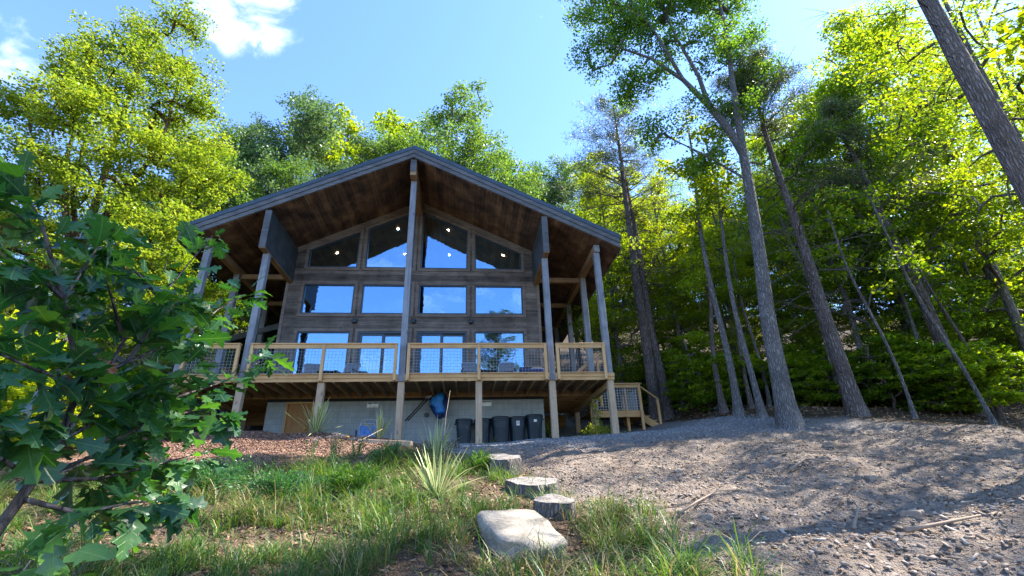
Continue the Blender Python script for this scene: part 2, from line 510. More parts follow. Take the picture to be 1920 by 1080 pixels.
M['leaf_maple'] = leaf_mat('yellow_green_maple_leaf', (0.065,0.135,0.014), (0.155,0.245,0.022), (0.31,0.36,0.04), 0.47, (1.4,1.35,0.6))
M['leaf_oak'] = leaf_mat('oak_crown_leaf', (0.04,0.105,0.024), (0.10,0.19,0.028), (0.20,0.28,0.032), 0.52, (2.2,2.0,0.5))
M['leaf_wood'] = leaf_mat('woodland_leaf', (0.035,0.095,0.012), (0.10,0.19,0.016), (0.22,0.29,0.020), 0.56, (2.4,2.0,0.4))
M['leaf_bright'] = leaf_mat('bright_woodland_leaf', (0.07,0.14,0.012), (0.17,0.26,0.016), (0.31,0.36,0.020), 0.56, (2.0,1.7,0.4))
M['leaf_hill'] = leaf_mat('hill_leaf', (0.035,0.085,0.026), (0.085,0.165,0.036), (0.16,0.235,0.05), 0.42, (1.6,1.6,0.6))
M['leaf_cool'] = leaf_mat('grey_green_leaf', (0.045,0.09,0.046), (0.105,0.175,0.08), (0.20,0.26,0.115), 0.38, (1.4,1.5,0.7))
M['needle'] = leaf_mat('pine_needle', (0.03,0.06,0.022), (0.07,0.105,0.03), (0.15,0.16,0.06), 0.25, (1.5,1.4,0.6))
M['grass'] = leaf_mat('grass_blade', (0.024,0.075,0.026), (0.055,0.135,0.032), (0.14,0.22,0.040), 0.35, (1.5,1.4,0.5), 0.3, 0.9)
M['grass_dry'] = leaf_mat('dry_grass_blade', (0.16,0.13,0.06), (0.32,0.26,0.13), (0.46,0.38,0.22), 0.3, (1.1,1.0,0.7), 0.2)
M['juniper'] = leaf_mat('juniper_spray', (0.02,0.07,0.012), (0.06,0.15,0.015), (0.12,0.24,0.02), 0.35, (1.6,1.5,0.5))
M['herb'] = leaf_mat('herb_leaf', (0.03,0.10,0.04), (0.06,0.16,0.055), (0.11,0.22,0.06), 0.35, (1.4,1.5,0.6))
M['flower'] = leaf_mat('dusty_pink_flower', (0.26,0.20,0.17), (0.40,0.31,0.27), (0.50,0.42,0.36), 0.2, (1,1,1))
M['orange'] = leaf_mat('orange_petal', (0.55,0.20,0.01), (0.7,0.33,0.015), (0.8,0.45,0.02), 0.3, (1,1,1))
M['bark_grey'] = bark_mat('grey_bark', (0.16,0.15,0.146), (0.45,0.42,0.41), 12)
M['bark_brown'] = bark_mat('brown_bark', (0.125,0.10,0.092), (0.38,0.33,0.31), 11)
M['bark_red'] = bark_mat('pine_bark', (0.20,0.16,0.15), (0.52,0.43,0.41), 12)
M['bark_maple'] = bark_mat('warm_bark', (0.09,0.06,0.035), (0.32,0.23,0.15), 8)
M['twig'] = bark_mat('bare_twig', (0.10,0.085,0.075), (0.33,0.30,0.28), 6)

def broadleaf(name, c0, c1, c2, vein, trans=0.36, tcol=(2.4,2.5,0.5), gloss=0.45):
    """large leaf seen close up: pale midrib and side veins from its UV"""
    m, t, o = new_mat(name); g = G(t)
    geo = g.n('ShaderNodeNewGeometry')
    uvn = g.n('ShaderNodeUVMap'); s = g.sep(uvn.outputs[0])
    u = g.math('ABSOLUTE', g.math('SUBTRACT', s[0], 0.5))
    mid = g.math('SUBTRACT', 1.0, g.math('DIVIDE', u, 0.022), clamp=True)
    sv = g.math('FRACT', g.math('MULTIPLY', g.math('SUBTRACT', s[1], g.math('MULTIPLY', u, 0.7)), 6.0))
    sv = g.math('SUBTRACT', 1.0, g.math('DIVIDE', g.math('PINGPONG', sv, 0.5), 0.05), clamp=True)
    ve = g.math('MAXIMUM', mid, g.math('MULTIPLY', sv, 0.55))
    n = g.noise(g.objco(), 9.0, 4, 0.6)
    f = g.math('ADD', g.math('MULTIPLY', geo.outputs['Random Per Island'], 0.7), g.math('MULTIPLY', n, 0.4))
    col = g.ramp(f, [(0.2,c0),(0.55,c1),(0.95,c2)])
    col = g.mix(g.math('MULTIPLY', ve, 0.6), col, vein)
    tcn = g.mix(1.0, col, tcol, 'MULTIPLY')
    nrm = g.bump(g.math('SUBTRACT', n, ve), 0.35, 0.004)
    p = g.principled(col, 0.36, nrm, gloss)
    tr = g.n('ShaderNodeBsdfTranslucent'); g.l(tcn, tr.inputs['Color'])
    mx = g.n('ShaderNodeMixShader'); mx.inputs[0].default_value = trans
    g.l(p, mx.inputs[1]); g.l(tr.outputs[0], mx.inputs[2]); g.l(mx.outputs[0], o.inputs['Surface'])
    return m
M['sapling_leaf'] = broadleaf('oak_sapling_leaf', (0.010,0.045,0.022), (0.022,0.085,0.032), (0.065,0.165,0.030), (0.13,0.22,0.10))
M['red_leaf'] = broadleaf('russet_leaf', (0.16,0.04,0.015), (0.25,0.07,0.02), (0.32,0.10,0.03), (0.30,0.15,0.08), tcol=(1.3,1,0.7))
M['seedling_leaf'] = broadleaf('fresh_green_leaf', (0.06,0.17,0.03), (0.13,0.26,0.04), (0.24,0.34,0.05), (0.35,0.42,0.15), tcol=(1.3,1.3,0.5))

def yucca_mat():
    m, t, o = new_mat('variegated_blade'); g = G(t)
    uvn = g.n('ShaderNodeUVMap'); s = g.sep(uvn.outputs[0])
    u = g.math('ABSOLUTE', g.math('SUBTRACT', s[0], 0.5))
    geo = g.n('ShaderNodeNewGeometry')
    c = g.ramp(u, [(0.12,(0.10,0.20,0.08)),(0.24,(0.34,0.42,0.17)),(0.40,(0.66,0.64,0.34))])
    c = g.mix(g.math('MULTIPLY', geo.outputs['Random Per Island'], 0.35), c, (0.42,0.44,0.16))
    p = g.principled(c, 0.45, None, 0.4)
    tr = g.n('ShaderNodeBsdfTranslucent'); g.l(c, tr.inputs['Color'])
    mx = g.n('ShaderNodeMixShader'); mx.inputs[0].default_value = 0.3
    g.l(p, mx.inputs[1]); g.l(tr.outputs[0], mx.inputs[2]); g.l(mx.outputs[0], o.inputs['Surface'])
    return m
M['yucca'] = yucca_mat()

def island_mat(name, stops, rough=0.85, nscale=30.0, spec=0.2):
    m, t, o = new_mat(name); g = G(t)
    geo = g.n('ShaderNodeNewGeometry')
    n = g.noise(g.objco(), nscale, 4, 0.6)
    f = g.math('ADD', g.math('MULTIPLY', geo.outputs['Random Per Island'], 0.75), g.math('MULTIPLY', n, 0.25))
    g.l(g.principled(g.ramp(f, stops), rough, g.bump(n, 0.4, 0.01), spec), o.inputs['Surface'])
    return m
M['chips'] = island_mat('bark_chip', [(0.05,(0.05,0.025,0.016)),(0.4,(0.17,0.09,0.06)),(0.75,(0.30,0.18,0.125)),(1.0,(0.45,0.32,0.25))])
M['litter'] = island_mat('dead_leaf', [(0.05,(0.06,0.035,0.022)),(0.45,(0.17,0.10,0.06)),(0.8,(0.30,0.20,0.12)),(1.0,(0.42,0.32,0.22))])
M['stones'] = island_mat('loose_stone', [(0.05,(0.14,0.105,0.08)),(0.45,(0.24,0.187,0.147)),(0.85,(0.34,0.278,0.23)),(1.0,(0.50,0.44,0.39))])
M['pale_chip'] = island_mat('pale_chip', [(0.05,(0.15,0.11,0.08)),(0.5,(0.27,0.21,0.165)),(1.0,(0.48,0.40,0.33))])
M['gravel'] = island_mat('grey_gravel', [(0.05,(0.10,0.105,0.115)),(0.5,(0.21,0.215,0.23)),(1.0,(0.42,0.42,0.43))])

# ------------------------------------------------------------------ terrain
def vnoise(x, y, s, seed=0):
    """smooth value noise on a lattice of step s, in [-1,1]"""
    x = np.asarray(x, float)/s; y = np.asarray(y, float)/s
    xi = np.floor(x); yi = np.floor(y); fx = x-xi; fy = y-yi
    fx = fx*fx*(3-2*fx); fy = fy*fy*(3-2*fy)
    def h(a, b):
        q = np.sin(a*127.1+b*311.7+seed*74.7)*43758.5453
        return (q-np.floor(q))*2-1
    return (h(xi,yi)*(1-fx)+h(xi+1,yi)*fx)*(1-fy)+(h(xi,yi+1)*(1-fx)+h(xi+1,yi+1)*fx)*fy
def sst(a, b, x):
    t = np.clip((np.asarray(x, float)-a)/(b-a), 0, 1); return t*t*(3-2*t)
_PY = [-400,-120,-60,-33,-20,-15,-9,-5,-2,0,2.3,5,9,14,25,60,140,400]
_PZ = [-40,-22,-13,-8.6,-6.0,-5.02,-3.90,-3.02,-2.33,-2.02,-1.84,-1.36,-0.3,1.6,6.2,22,50,80]
def edge_x(y):
    """x of the planted bank's right-hand edge (where the log slices stand)"""
    return np.interp(y, [-16,-12,-10,-8.4,-7,-5.5,-3.75,-2.9,-2.1], [4.4,4.1,3.75,3.4,3.2,2.85,2.1,1.55,0.6])
def T0(x, y):
    x = np.asarray(x, float); y = np.asarray(y, float)
    z = np.interp(y, _PY, _PZ)
    near = sst(-20, -11, y)
    z = z + 0.055*np.clip(x-3, 0, 10)*near*(1-sst(8, 20, y)*0.5)
    z = z - 0.10*np.clip(x-13.6, 0, 4)*near*(1-sst(-3, 2, y))
    z = z + 0.55*sst(8.3, 11.5, x)*sst(-3.6, 3.0, y)
    # planted mound in front of the basement
    bed = 1-sst(-0.9, 0.15, x-edge_x(y))
    z = z + 0.40*np.exp(-((y+1.15)/0.95)**2)*bed*(1-sst(-2.4, 1.0, x)*0.72)
    z = z + 0.10*bed*np.exp(-((y+5.0)/3.0)**2)
    # left bank
    z = z + 0.16*np.clip(-7.5-x, 0, 12)*sst(-12, -2, y)
    # hillside left of and right of the house
    z = z + 0.05*np.clip(np.abs(x-4)-10, 0, 30)*sst(2, 10, y)
    return z
def drive_mask(x, y):
    m = sst(0.0, 0.35, x-edge_x(y)+0.12*vnoise(x,y,0.5,3))
    m = m*(1-sst(13.3, 15.0, x+0.6*vnoise(x,y,1.7,5)))
    m = m*(1-sst(-0.2, 2.0, y-np.interp(x,[5,8,9.6,10.6,12,14],[6.5,5.5,3.0,-1.6,-3.3,-5.0])+0.5*vnoise(x,y,1.1,9)))
    return m
def T(x, y):
    z = T0(x, y)
    d = drive_mask(x, y)
    near = sst(-18,-14.5,y)*(1-sst(6,9,y))*(1-sst(16,20,np.abs(x)))
    rough = 0.065*vnoise(x,y,1.3,1)+0.050*vnoise(x,y,0.55,2)+0.030*vnoise(x,y,0.27,4)+0.020*vnoise(x,y,0.15,6)+0.014*sst(.2,.8,vnoise(x,y,0.10,61))
    rg = rough*(0.30+0.95*sst(-1.0,-5.0,y))
    return z + near*(d*rg+(1-d)*(0.05*vnoise(x,y,0.9,7)+0.03*vnoise(x,y,0.33,8)))
def axis(lo, hi, step, far):
    a = list(np.arange(lo, hi+1e-6, step)); s = step; q = hi
    while q < far: s *= 1.22; q += s; a.append(q)
    s = step; q = lo
    while q > -far: s *= 1.22; q -= s; a.insert(0, q)
    return np.array(a)
gx = axis(-7.0, 15.5, 0.09, 500); gy = axis(-14.6, 4.5, 0.085, 500)
gx = np.concatenate([gx[gx < 2.6], np.arange(2.6, 10.0, .055), gx[gx > 10.02]])     # finer where the bare soil lies close
gy = np.concatenate([gy[gy < -12.6], np.arange(-12.6, -5.5, .05), gy[gy > -5.48]])
XX, YY = np.meshgrid(gx, gy)
ZZ = T(XX, YY)
nx_, ny_ = len(gx), len(gy)
idx = np.arange(nx_*ny_).reshape(ny_, nx_)
fq = np.stack([idx[:-1,:-1], idx[:-1,1:], idx[1:,1:], idx[1:,:-1]], -1).reshape(-1,4)
ground_me = np_mesh('ground', np.stack([XX.ravel(), YY.ravel(), ZZ.ravel()], 1), [fq], smooth=True)
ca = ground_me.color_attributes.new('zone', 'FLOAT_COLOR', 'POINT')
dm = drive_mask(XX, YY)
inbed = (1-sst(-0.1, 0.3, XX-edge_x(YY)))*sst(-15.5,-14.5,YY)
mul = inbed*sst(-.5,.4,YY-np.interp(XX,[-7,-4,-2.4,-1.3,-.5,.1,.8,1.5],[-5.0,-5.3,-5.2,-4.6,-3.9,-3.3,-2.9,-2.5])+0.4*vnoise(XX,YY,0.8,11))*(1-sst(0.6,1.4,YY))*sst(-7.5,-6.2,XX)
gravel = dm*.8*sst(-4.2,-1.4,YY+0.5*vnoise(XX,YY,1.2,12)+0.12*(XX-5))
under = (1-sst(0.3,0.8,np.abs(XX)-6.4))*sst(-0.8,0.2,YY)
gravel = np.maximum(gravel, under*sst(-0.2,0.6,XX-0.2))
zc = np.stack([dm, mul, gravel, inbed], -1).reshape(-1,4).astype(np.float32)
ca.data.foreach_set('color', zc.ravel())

def ground_mat():
    m, t, o = new_mat('yard_ground'); g = G(t)
    co = g.objco()
    at = g.n('ShaderNodeAttribute', attribute_name='zone')
    sp = g.n('ShaderNodeSeparateColor'); g.l(at.outputs['Color'], sp.inputs[0])
    n1 = g.noise(co, 1.1, 6, 0.62); n2 = g.noise(co, 9.0, 6, 0.65); n3 = g.noise(co, 48.0, 4, 0.65)
    vor = g.n('ShaderNodeTexVoronoi'); vor.inputs['Scale'].default_value = 26.0; g.l(co, vor.inputs['Vector'])
    vor2 = g.n('ShaderNodeTexVoronoi'); vor2.inputs['Scale'].default_value = 60.0; g.l(co, vor2.inputs['Vector'])
    f = g.math('ADD', g.math('MULTIPLY', n1, 0.45), g.math('MULTIPLY', n2, 0.55))
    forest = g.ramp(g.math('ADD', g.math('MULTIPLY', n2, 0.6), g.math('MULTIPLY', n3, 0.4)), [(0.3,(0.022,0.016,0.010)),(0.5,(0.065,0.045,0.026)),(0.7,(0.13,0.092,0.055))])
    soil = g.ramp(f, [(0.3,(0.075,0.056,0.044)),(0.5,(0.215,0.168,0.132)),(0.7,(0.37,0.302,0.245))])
    stone = g.ramp(vor.outputs['Color'], [(0.2,(0.11,0.095,0.082)),(0.8,(0.34,0.30,0.265))])
    stf = g.math('MULTIPLY', g.math('LESS_THAN', vor.outputs['Distance'], 0.36), g.math('GREATER_THAN', n2, 0.52))
    soil = g.mix(g.math('MULTIPLY', stf, 0.7), soil, stone)
    grav = g.ramp(vor2.outputs['Color'], [(0.1,(0.095,0.10,0.11)),(0.5,(0.20,0.205,0.215)),(0.9,(0.36,0.36,0.365))])
    grav = g.mix(g.math('MULTIPLY', n1, 0.5), grav, (0.20,0.185,0.17))
    mulch = g.ramp(g.math('ADD', g.math('MULTIPLY', vor2.outputs['Distance'], 0.6), g.math('MULTIPLY', n3, 0.5)), [(0.25,(0.035,0.02,0.014)),(0.55,(0.15,0.085,0.058)),(0.8,(0.27,0.17,0.12))])
    bank = g.ramp(g.math('ADD', g.math('MULTIPLY', n2, 0.5), g.math('MULTIPLY', n3, 0.5)), [(0.3,(0.04,0.028,0.018)),(0.5,(0.13,0.085,0.056)),(0.7,(0.25,0.18,0.125))])
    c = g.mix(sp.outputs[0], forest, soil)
    c = g.mix(at.outputs['Alpha'], c, bank)
    c = g.mix(sp.outputs[2], c, grav)
    c = g.mix(sp.outputs[1], c, mulch)
    h = g.math('ADD', g.math('MULTIPLY', n2, 0.7), g.math('MULTIPLY', n3, 0.35))
    h = g.math('SUBTRACT', h, g.math('MULTIPLY', vor.outputs['Distance'], 0.45))
    h = g.math('SUBTRACT', h, g.math('MULTIPLY', vor2.outputs['Distance'], 0.25))
    g.l(g.principled(c, 0.95, g.bump(h, 1.0, 0.07), 0.15), o.inputs['Surface'])
    return m
ground = link_mesh('ground', ground_me, ground_mat())
ground['kind'] = 'structure'
ground['label'] = 'sloping yard of brown soil, grey gravel and wooded hillside'

def zt(x, y): return float(T(x, y))

# ------------------------------------------------------------------ the lodge (facade faces -Y, deck surface at z = 0)
WY = 2.29                                   # facade plane
X1, X2, X3, X4, XC = 0.135, 1.968, 2.254, 4.107, 4.72
ZL, ZM0, ZM1, ZU0 = 2.184, 2.859, 4.056, 4.748
SL = 0.491                                  # roof slope
def roof_z(x): return 7.84 - SL*abs(x)      # underside of the roof
def win_top(x): return 7.331 + (5.488-7.331)*(abs(x)-0.129)/(4.107-0.129)
DEEP = 13.0
house = thing('timber_lodge', 'dark weathered timber lodge with a wide gabled roof and a wall of windows', 'house', (0, WY, -1.85))

# walls ---------------------------------------------------------------
w = MB()
y0, y1 = WY, WY+0.22
def col_piece(xa, xb, za, zb_fn):
    if callable(zb_fn): top = [(xb, zb_fn(xb)), (xa, zb_fn(xa))]
    else: top = [(xb, zb_fn), (xa, zb_fn)]
    w.prism_y([(xa, za), (xb, za)] + top, y0, y1)
ZB = -0.24
for sgn in (-1, 1):
    for a, b in ((X2, X3), (X4, XC)):
        xa, xb = (a, b) if sgn > 0 else (-b, -a)
        col_piece(xa, xb, ZB, roof_z)
    for i, (a, b) in enumerate(((X1, X2), (X3, X4))):
        xa, xb = (a, b) if sgn > 0 else (-b, -a)
        col_piece(xa, xb, ZB, 0.03 if i == 0 else 0.16)
        col_piece(xa, xb, ZL, ZM0)
        col_piece(xa, xb, ZM1, ZU0)
        w.prism_y([(xa, win_top(xa)), (xb, win_top(xb)), (xb, roof_z(xb)), (xa, roof_z(xa))], y0, y1)
w.prism_y([(-X1, ZB), (X1, ZB), (X1, roof_z(X1)), (0, roof_z(0)), (-X1, roof_z(X1))], y0, y1)
w.build('front_wall', M['siding'], house)
sw = MB()
sw.box(-XC, -XC+0.2, y1, DEEP, ZB, roof_z(XC)-0.01).box(XC-0.2, XC, y1, DEEP, ZB, roof_z(XC)-0.01)
sw.prism_y([(-XC+.2, ZB), (XC-.2, ZB), (XC-.2, roof_z(XC-.2)-.01), (0, roof_z(0)-.01), (-XC+.2, roof_z(XC-.2)-.01)], DEEP-.2, DEEP)
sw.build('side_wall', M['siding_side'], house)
for sgn in (-1, 1):                         # pale corner boards
    MB().box(sgn*XC-0.055, sgn*XC+0.055, WY-0.03, WY-0.003, ZB, roof_z(XC)-0.05).build('corner_board', M['trim'], house, 0.004)
# flat frieze board under the soffit, following the slope
fz = MB()
for sgn in (-1, 1):
    a, b = 0.15, XC-0.06
    p = [(sgn*a, roof_z(a)-0.24), (sgn*b, roof_z(b)-0.24), (sgn*b, roof_z(b)-0.012), (sgn*a, roof_z(a)-0.012)]
    if sgn < 0: p = p[::-1]
    fz.prism_y(p, WY-0.028, WY-0.003)
fz.build('frieze_board', M['trim'], house)

# windows ---------------------------------------------------------------
def window(poly, label=None, parent=house):
    """poly (x,z) counter-clockwise seen from outside; frame with trim and pane as sub-parts"""
    n = len(poly)
    cx = sum(p[0] for p in poly)/n; cz = sum(p[1] for p in poly)/n
    def offset(d):
        res = []
        for i in range(n):
            p0 = Vector(poly[i-1]); p1 = Vector(poly[i]); p2 = Vector(poly[(i+1) % n])
            e1 = (p1-p0).normalized(); e2 = (p2-p1).normalized()
            n1 = Vector((-e1.y, e1.x)); n2 = Vector((-e2.y, e2.x))
            bis = (n1+n2); k = d/ max(0.3, (1+n1.dot(n2)))
            res.append(p1 + bis*k)
        return res
    def ring(o_out, o_in, ya, yb):
        a = offset(o_out); b = offset(o_in); mb = MB()
        vs = [(p.x, ya, p.y) for p in a]+[(p.x, ya, p.y) for p in b]+[(p.x, yb, p.y) for p in a]+[(p.x, yb, p.y) for p in b]
        fs = []
        for i in range(n):
            j = (i+1) % n
            fs += [(i, j, n+j, n+i), (2*n+i, 3*n+i, 3*n+j, 2*n+j), (i, 2*n+i, 2*n+j, j), (n+i, n+j, 3*n+j, 3*n+i)]
        return mb.add(vs, fs)
    fr = ring(0.004, 0.05, WY-0.012, WY+0.12).build('window', M['frame'], parent)
    ring(-0.105, 0.002, WY-0.034, WY-0.004).build('trim', M['trim'], fr)
    pn = offset(0.045)
    MB().prism_y([(p.x, p.y) for p in pn], WY+0.035, WY+0.047).build('pane', M['glass'], fr)
    return fr
for sgn in (-1, 1):
    for a, b in ((X1+.0, X2), (X3, X4)):
        xa, xb = (a, b) if sgn > 0 else (-b, -a)
        window([(xa, ZM0), (xb, ZM0), (xb, ZM1), (xa, ZM1)])
        window([(xa, ZU0), (xb, ZU0), (xb, win_top(xb)), (xa, win_top(xa))])
    xa, xb = (X3, X4) if sgn > 0 else (-X4, -X3)
    window([(xa, 0.16), (xb, 0.16), (xb, ZL), (xa, ZL)])
    # sliding door: outer frame, two sashes with stiles, panes, a pull handle
    xa, xb = (X1, X2) if sgn > 0 else (-X2, -X1)
    d = MB()
    d.box(xa+.003, xa+.06, WY-.012, WY+.14, .03, ZL-.003).box(xb-.06, xb-.003, WY-.012, WY+.14, .03, ZL-.003)
    d.box(xa+.06, xb-.06, WY-.012, WY+.14, ZL-.075, ZL-.003).box(xa+.06, xb-.06, WY-.012, WY+.14, .03, .08)
    dr = d.build('sliding_door', M['frame'], house)
    t_ = MB()
    t_.box(xa-.10, xa+.0, WY-.034, WY-.004, .02, ZL).box(xb, xb+.10, WY-.034, WY-.004, .02, ZL).box(xa-.10, xb+.10, WY-.034, WY-.004, ZL+.001, ZL+.10)
    t_.build('trim', M['trim'], dr)
    xm = (xa+xb)/2
    for k, (p, q, yy) in enumerate(((xa+.06, xm+.045, WY+.02), (xm-.045, xb-.06, WY+.075))):
        s_ = MB()
        s_.box(p, p+.10, yy, yy+.04, .08, ZL-.075).box(q-.10, q, yy, yy+.04, .08, ZL-.075)
        s_.box(p+.10, q-.10, yy, yy+.04, .08, .22).box(p+.10, q-.10, yy, yy+.04, ZL-.16, ZL-.075)
        s_.build('sash', M['frame'], dr)
        MB().box(p+.098, q-.098, yy+.014, yy+.024, .215, ZL-.155).build('pane', M['glass'], dr)
    MB().box(xm-.012, xm+.012, WY-.03, WY+.02, .95, 1.2).build('handle', M['black'], dr)

# small black down-lights on the wall between the storeys
for x in (-2.12, 0.0, 2.12):
    lb = MB().box(x-.075, x+.075, WY-.12, WY-.002, 2.49, 2.65)
    wl = lb.build('wall_light', M['black'], house, 0.008)
    MB().box(x-.05, x+.05, WY-.135, WY-.12, 2.52, 2.55).build('lamp_cap', M['frame'], wl)

# pale curtains just inside the sliding doors and the wide lower-left window
M['curtain'] = plain('pale_curtain', (0.62,0.64,0.66), 0.9)
for xa, xb in ((-1.88, -1.15), (-.62, -.22), (.24, .95), (1.55, 1.9), (-4.0, -3.72)):
    cu = MB(); vs = []; fs = []; nn_ = 40
    for i in range(nn_+1):
        xx = xa+(xb-xa)*i/nn_; yy = WY+.40+.03*math.sin(i*1.25)
        vs += [(xx, yy, .06), (xx, yy, 2.12)]
    for i in range(nn_): fs.append((2*i, 2*i+2, 2*i+3, 2*i+1))
    cu.add(vs, fs).build('curtain', M['curtain'], house, smooth=True)

# room behind the glass ---------------------------------------------------------------
MB().box(-XC+.2, XC-.2, y1, DEEP-.2, -0.03, 0.0).build('room_floor', M['room'], house)
MB().box(-XC+.2, XC-.2, 8.6, 8.7, 0.0, 4.9).build('room_partition', M['room'], house)
cl = MB()
for sgn in (-1, 1):
    p = [(0, 7.50), (sgn*(XC-.2), 7.50-SL*(XC-.2)), (sgn*(XC-.2), 7.56-SL*(XC-.2)), (0, 7.56)]
    cl.prism_y(p if sgn > 0 else p[::-1], y1+.01, DEEP-.21)
cl.build('room_ceiling', M['ceiling'], house)
for x, y in ((-0.96, 3.15), (-3.33, 3.2), (1.14, 3.0), (1.11, 5.28), (3.45, 3.05), (-0.94, 5.45), (-3.3, 5.5), (3.4, 5.4)):
    sgn = 1 if x > 0 else -1
    pts = []
    dl = MB()
    c = Vector((x, y, 7.485 - SL*abs(x)))
    tx = Vector((1, 0, -sgn*SL)).normalized(); ty = Vector((0, 1, 0)); nn = tx.cross(ty)
    ring_ = [c + tx*math.cos(t)*.045 + ty*math.sin(t)*.045 for t in [k*math.pi/8 for k in range(16)]]
    dl.add([tuple(p) for p in ring_]+[tuple(p+nn*.03) for p in ring_], [tuple(range(16)), tuple(range(31, 15, -1))]+[(k, k+16, (k+1) % 16+16, (k+1) % 16) for k in range(16)])
    dl.build('ceiling_light', M['lamp'], house)

# roof ---------------------------------------------------------------
EX, OY = 7.23, -0.54
rf = MB()
for sgn in (-1, 1):
    p = [(0, 8.20), (sgn*(EX+.05), 8.20-SL*(EX+.05)), (sgn*(EX+.05), 8.36-SL*(EX+.05)), (0, 8.36)]
    rf.prism_y(p if sgn > 0 else p[::-1], OY-.05, DEEP+.5)
roof = rf.build('roof', M['metal_roof'], house)
sm = MB()                                     # standing seams
for sgn in (-1, 1):
    for k in range(28):
        yy = OY + 0.02 + k*0.5
        sm.beam((sgn*.05, yy, 8.37-SL*.05), (sgn*(EX+.04), yy, 8.37-SL*(EX+.04)), .03, .045)
sm.build('seam', M['metal_roof'], roof)
so = MB()
for sgn in (-1, 1):
    p = [(0, 7.84), (sgn*EX, 7.84-SL*EX), (sgn*EX, 8.19-SL*EX), (0, 8.19)]
    so.prism_y(p if sgn > 0 else p[::-1], OY+.045, DEEP+.45)
so.build('soffit', M['soffit'], house)
for sgn in (-1, 1):                           # two stepped barge boards on each gable slope
    for (za, zb, ya, yb) in ((8.03, 8.197, OY-.03, OY+.012), (7.86, 8.025, OY+.0, OY+.042)):
        p = [(sgn*0.002, za), (sgn*EX, za-SL*EX), (sgn*EX, zb-SL*EX), (sgn*0.002, zb)]
        MB().prism_y(p if sgn > 0 else p[::-1], ya, yb).build('barge_board', M['fascia'], house, 0.004)
    MB().box(sgn*EX-(.0 if sgn > 0 else .04), sgn*EX+(.04 if sgn > 0 else 0), OY+.05, DEEP+.45, 7.84-SL*EX-.01, 8.17-SL*EX).build('eave_board', M['fascia'], house)
# gable beams
MB().box(-.105, .105, OY+.085, WY-.003, 7.14, 7.80).build('ridge_beam', M['beam_warm'], house, 0.006)
MB().box(-.107, .107, OY+.06, OY+.083, 7.30, 7.80).build('beam_end', M['fascia'], house)
PX, CXX = 4.64, 6.50
for sgn in (-1, 1):
    MB().box(sgn*PX-.10, sgn*PX+.10, -.50, WY-.003, 4.12, roof_z(PX+.1)-.004).build('porch_beam', M['beam_dark'], house, 0.006)
    MB().box(sgn*PX-.102, sgn*PX+.102, -.503, -.47, 4.118, roof_z(PX+.1)-.006).build('beam_end', M['fascia'], house)
    MB().box(sgn*PX-.098, sgn*PX+.098, -.49, WY-.003, 4.09, 4.118).build('beam_edge', M['beam_warm'], house)
    MB().box(sgn*CXX-.10, sgn*CXX+.10, -.14, 12.6, 4.33, roof_z(CXX+.1)-.004).build('eave_beam', M['beam_warm'], house, 0.006)
    MB().box(sgn*CXX-.102, sgn*CXX+.102, -.165, -.142, 4.328, roof_z(CXX+.1)-.006).build('beam_end', M['post_grey'], house)
    for yy in (2.3, 5.0, 8.2):
        x0_, x1_ = sorted((sgn*(XC+.005), sgn*(CXX-.105)))
        MB().box(x0_, x1_, yy-.08, yy+.08, 4.22, 4.40).build('cross_beam', M['beam_warm_x'], house, 0.006)
# tall posts that carry the roof
MB().box(-.10, .10, -.10, .10, 0.0, 7.14).build('roof_post', M['post_grey'], house, 0.008)
for sgn in (-1, 1):
    MB().box(sgn*PX-.10, sgn*PX+.10, -.10, .10, 0.0, 4.09).build('roof_post', M['post_grey'], house, 0.008)
    for yy in (0.0, 2.15, 5.0, 8.2):
        MB().box(sgn*CXX-.10, sgn*CXX+.10, yy-.10, yy+.10, 0.0, 4.33).build('roof_post', M['post_grey'], house, 0.008)
# lean-to roof on the left flank
lt = MB().beam((-5.2, 5.2, 3.35), (-8.2, 7.6, 2.2), .10, .22)
lt.beam((-5.2, 7.6, 3.55), (-8.2, 7.8, 2.3), .10, .22)
ltr = MB().add([(-4.75,4.9,3.55),(-8.4,4.9,2.45),(-8.4,9.5,2.45),(-4.75,9.5,3.55),(-4.75,4.9,3.67),(-8.4,4.9,2.57),(-8.4,9.5,2.57),(-4.75,9.5,3.67)],
               [(0,3,2,1),(4,5,6,7),(0,1,5,4),(1,2,6,5),(2,3,7,6),(3,0,4,7)])
lo = ltr.build('stair_roof', M['beam_dark'], house)
MB().beam((-4.75, 4.86, 3.58), (-8.4, 4.86, 2.48), .05, .24).build('roof_edge', M['fascia'], lo)

# basement ---------------------------------------------------------------
BX0, BX1 = -4.71, 4.71
DX0, DX1 = -4.09, -3.18                        # door opening
fw_ = MB()
fw_.box(BX0, DX0, WY, WY+.25, -3.2, -.335).box(DX1, BX1, WY, WY+.25, -3.2, -.335)
fw_.box(DX0, DX1, WY+.001, WY+.25, -3.2, -2.0)
fw_.build('basement_wall', M['block'], house)
MB().box(BX0, BX0+.25, WY+.25, DEEP, -3.2, -.335).box(BX1-.25, BX1, WY+.25, DEEP, -3.2, -.335).build('basement_side_wall', M['block'], house)
MB().box(BX0-.02, BX1+.02, WY-.045, WY+.2, -.333, -.243).build('sill_beam', M['membrane'], house)
bd = MB().box(DX0+.062, DX1-.062, WY+.05, WY+.10, -2.0, -.40).build('basement_door', M['plywood'], house)
bf = MB()
bf.box(DX0+.002, DX0+.06, WY-.02, WY+.12, -2.0, -.336).box(DX1-.06, DX1-.002, WY-.02, WY+.12, -2.0, -.336).box(DX0+.06, DX1-.06, WY-.02, WY+.12, -.398, -.336)
bf.build('door_frame', M['pine_z'], bd)
MB().lathe([(.03,0),(.035,.02),(.02,.05)], 12, 2, (DX1-.16, WY+.02, -1.25)).build('handle', M['black'], bd)
vt = MB()
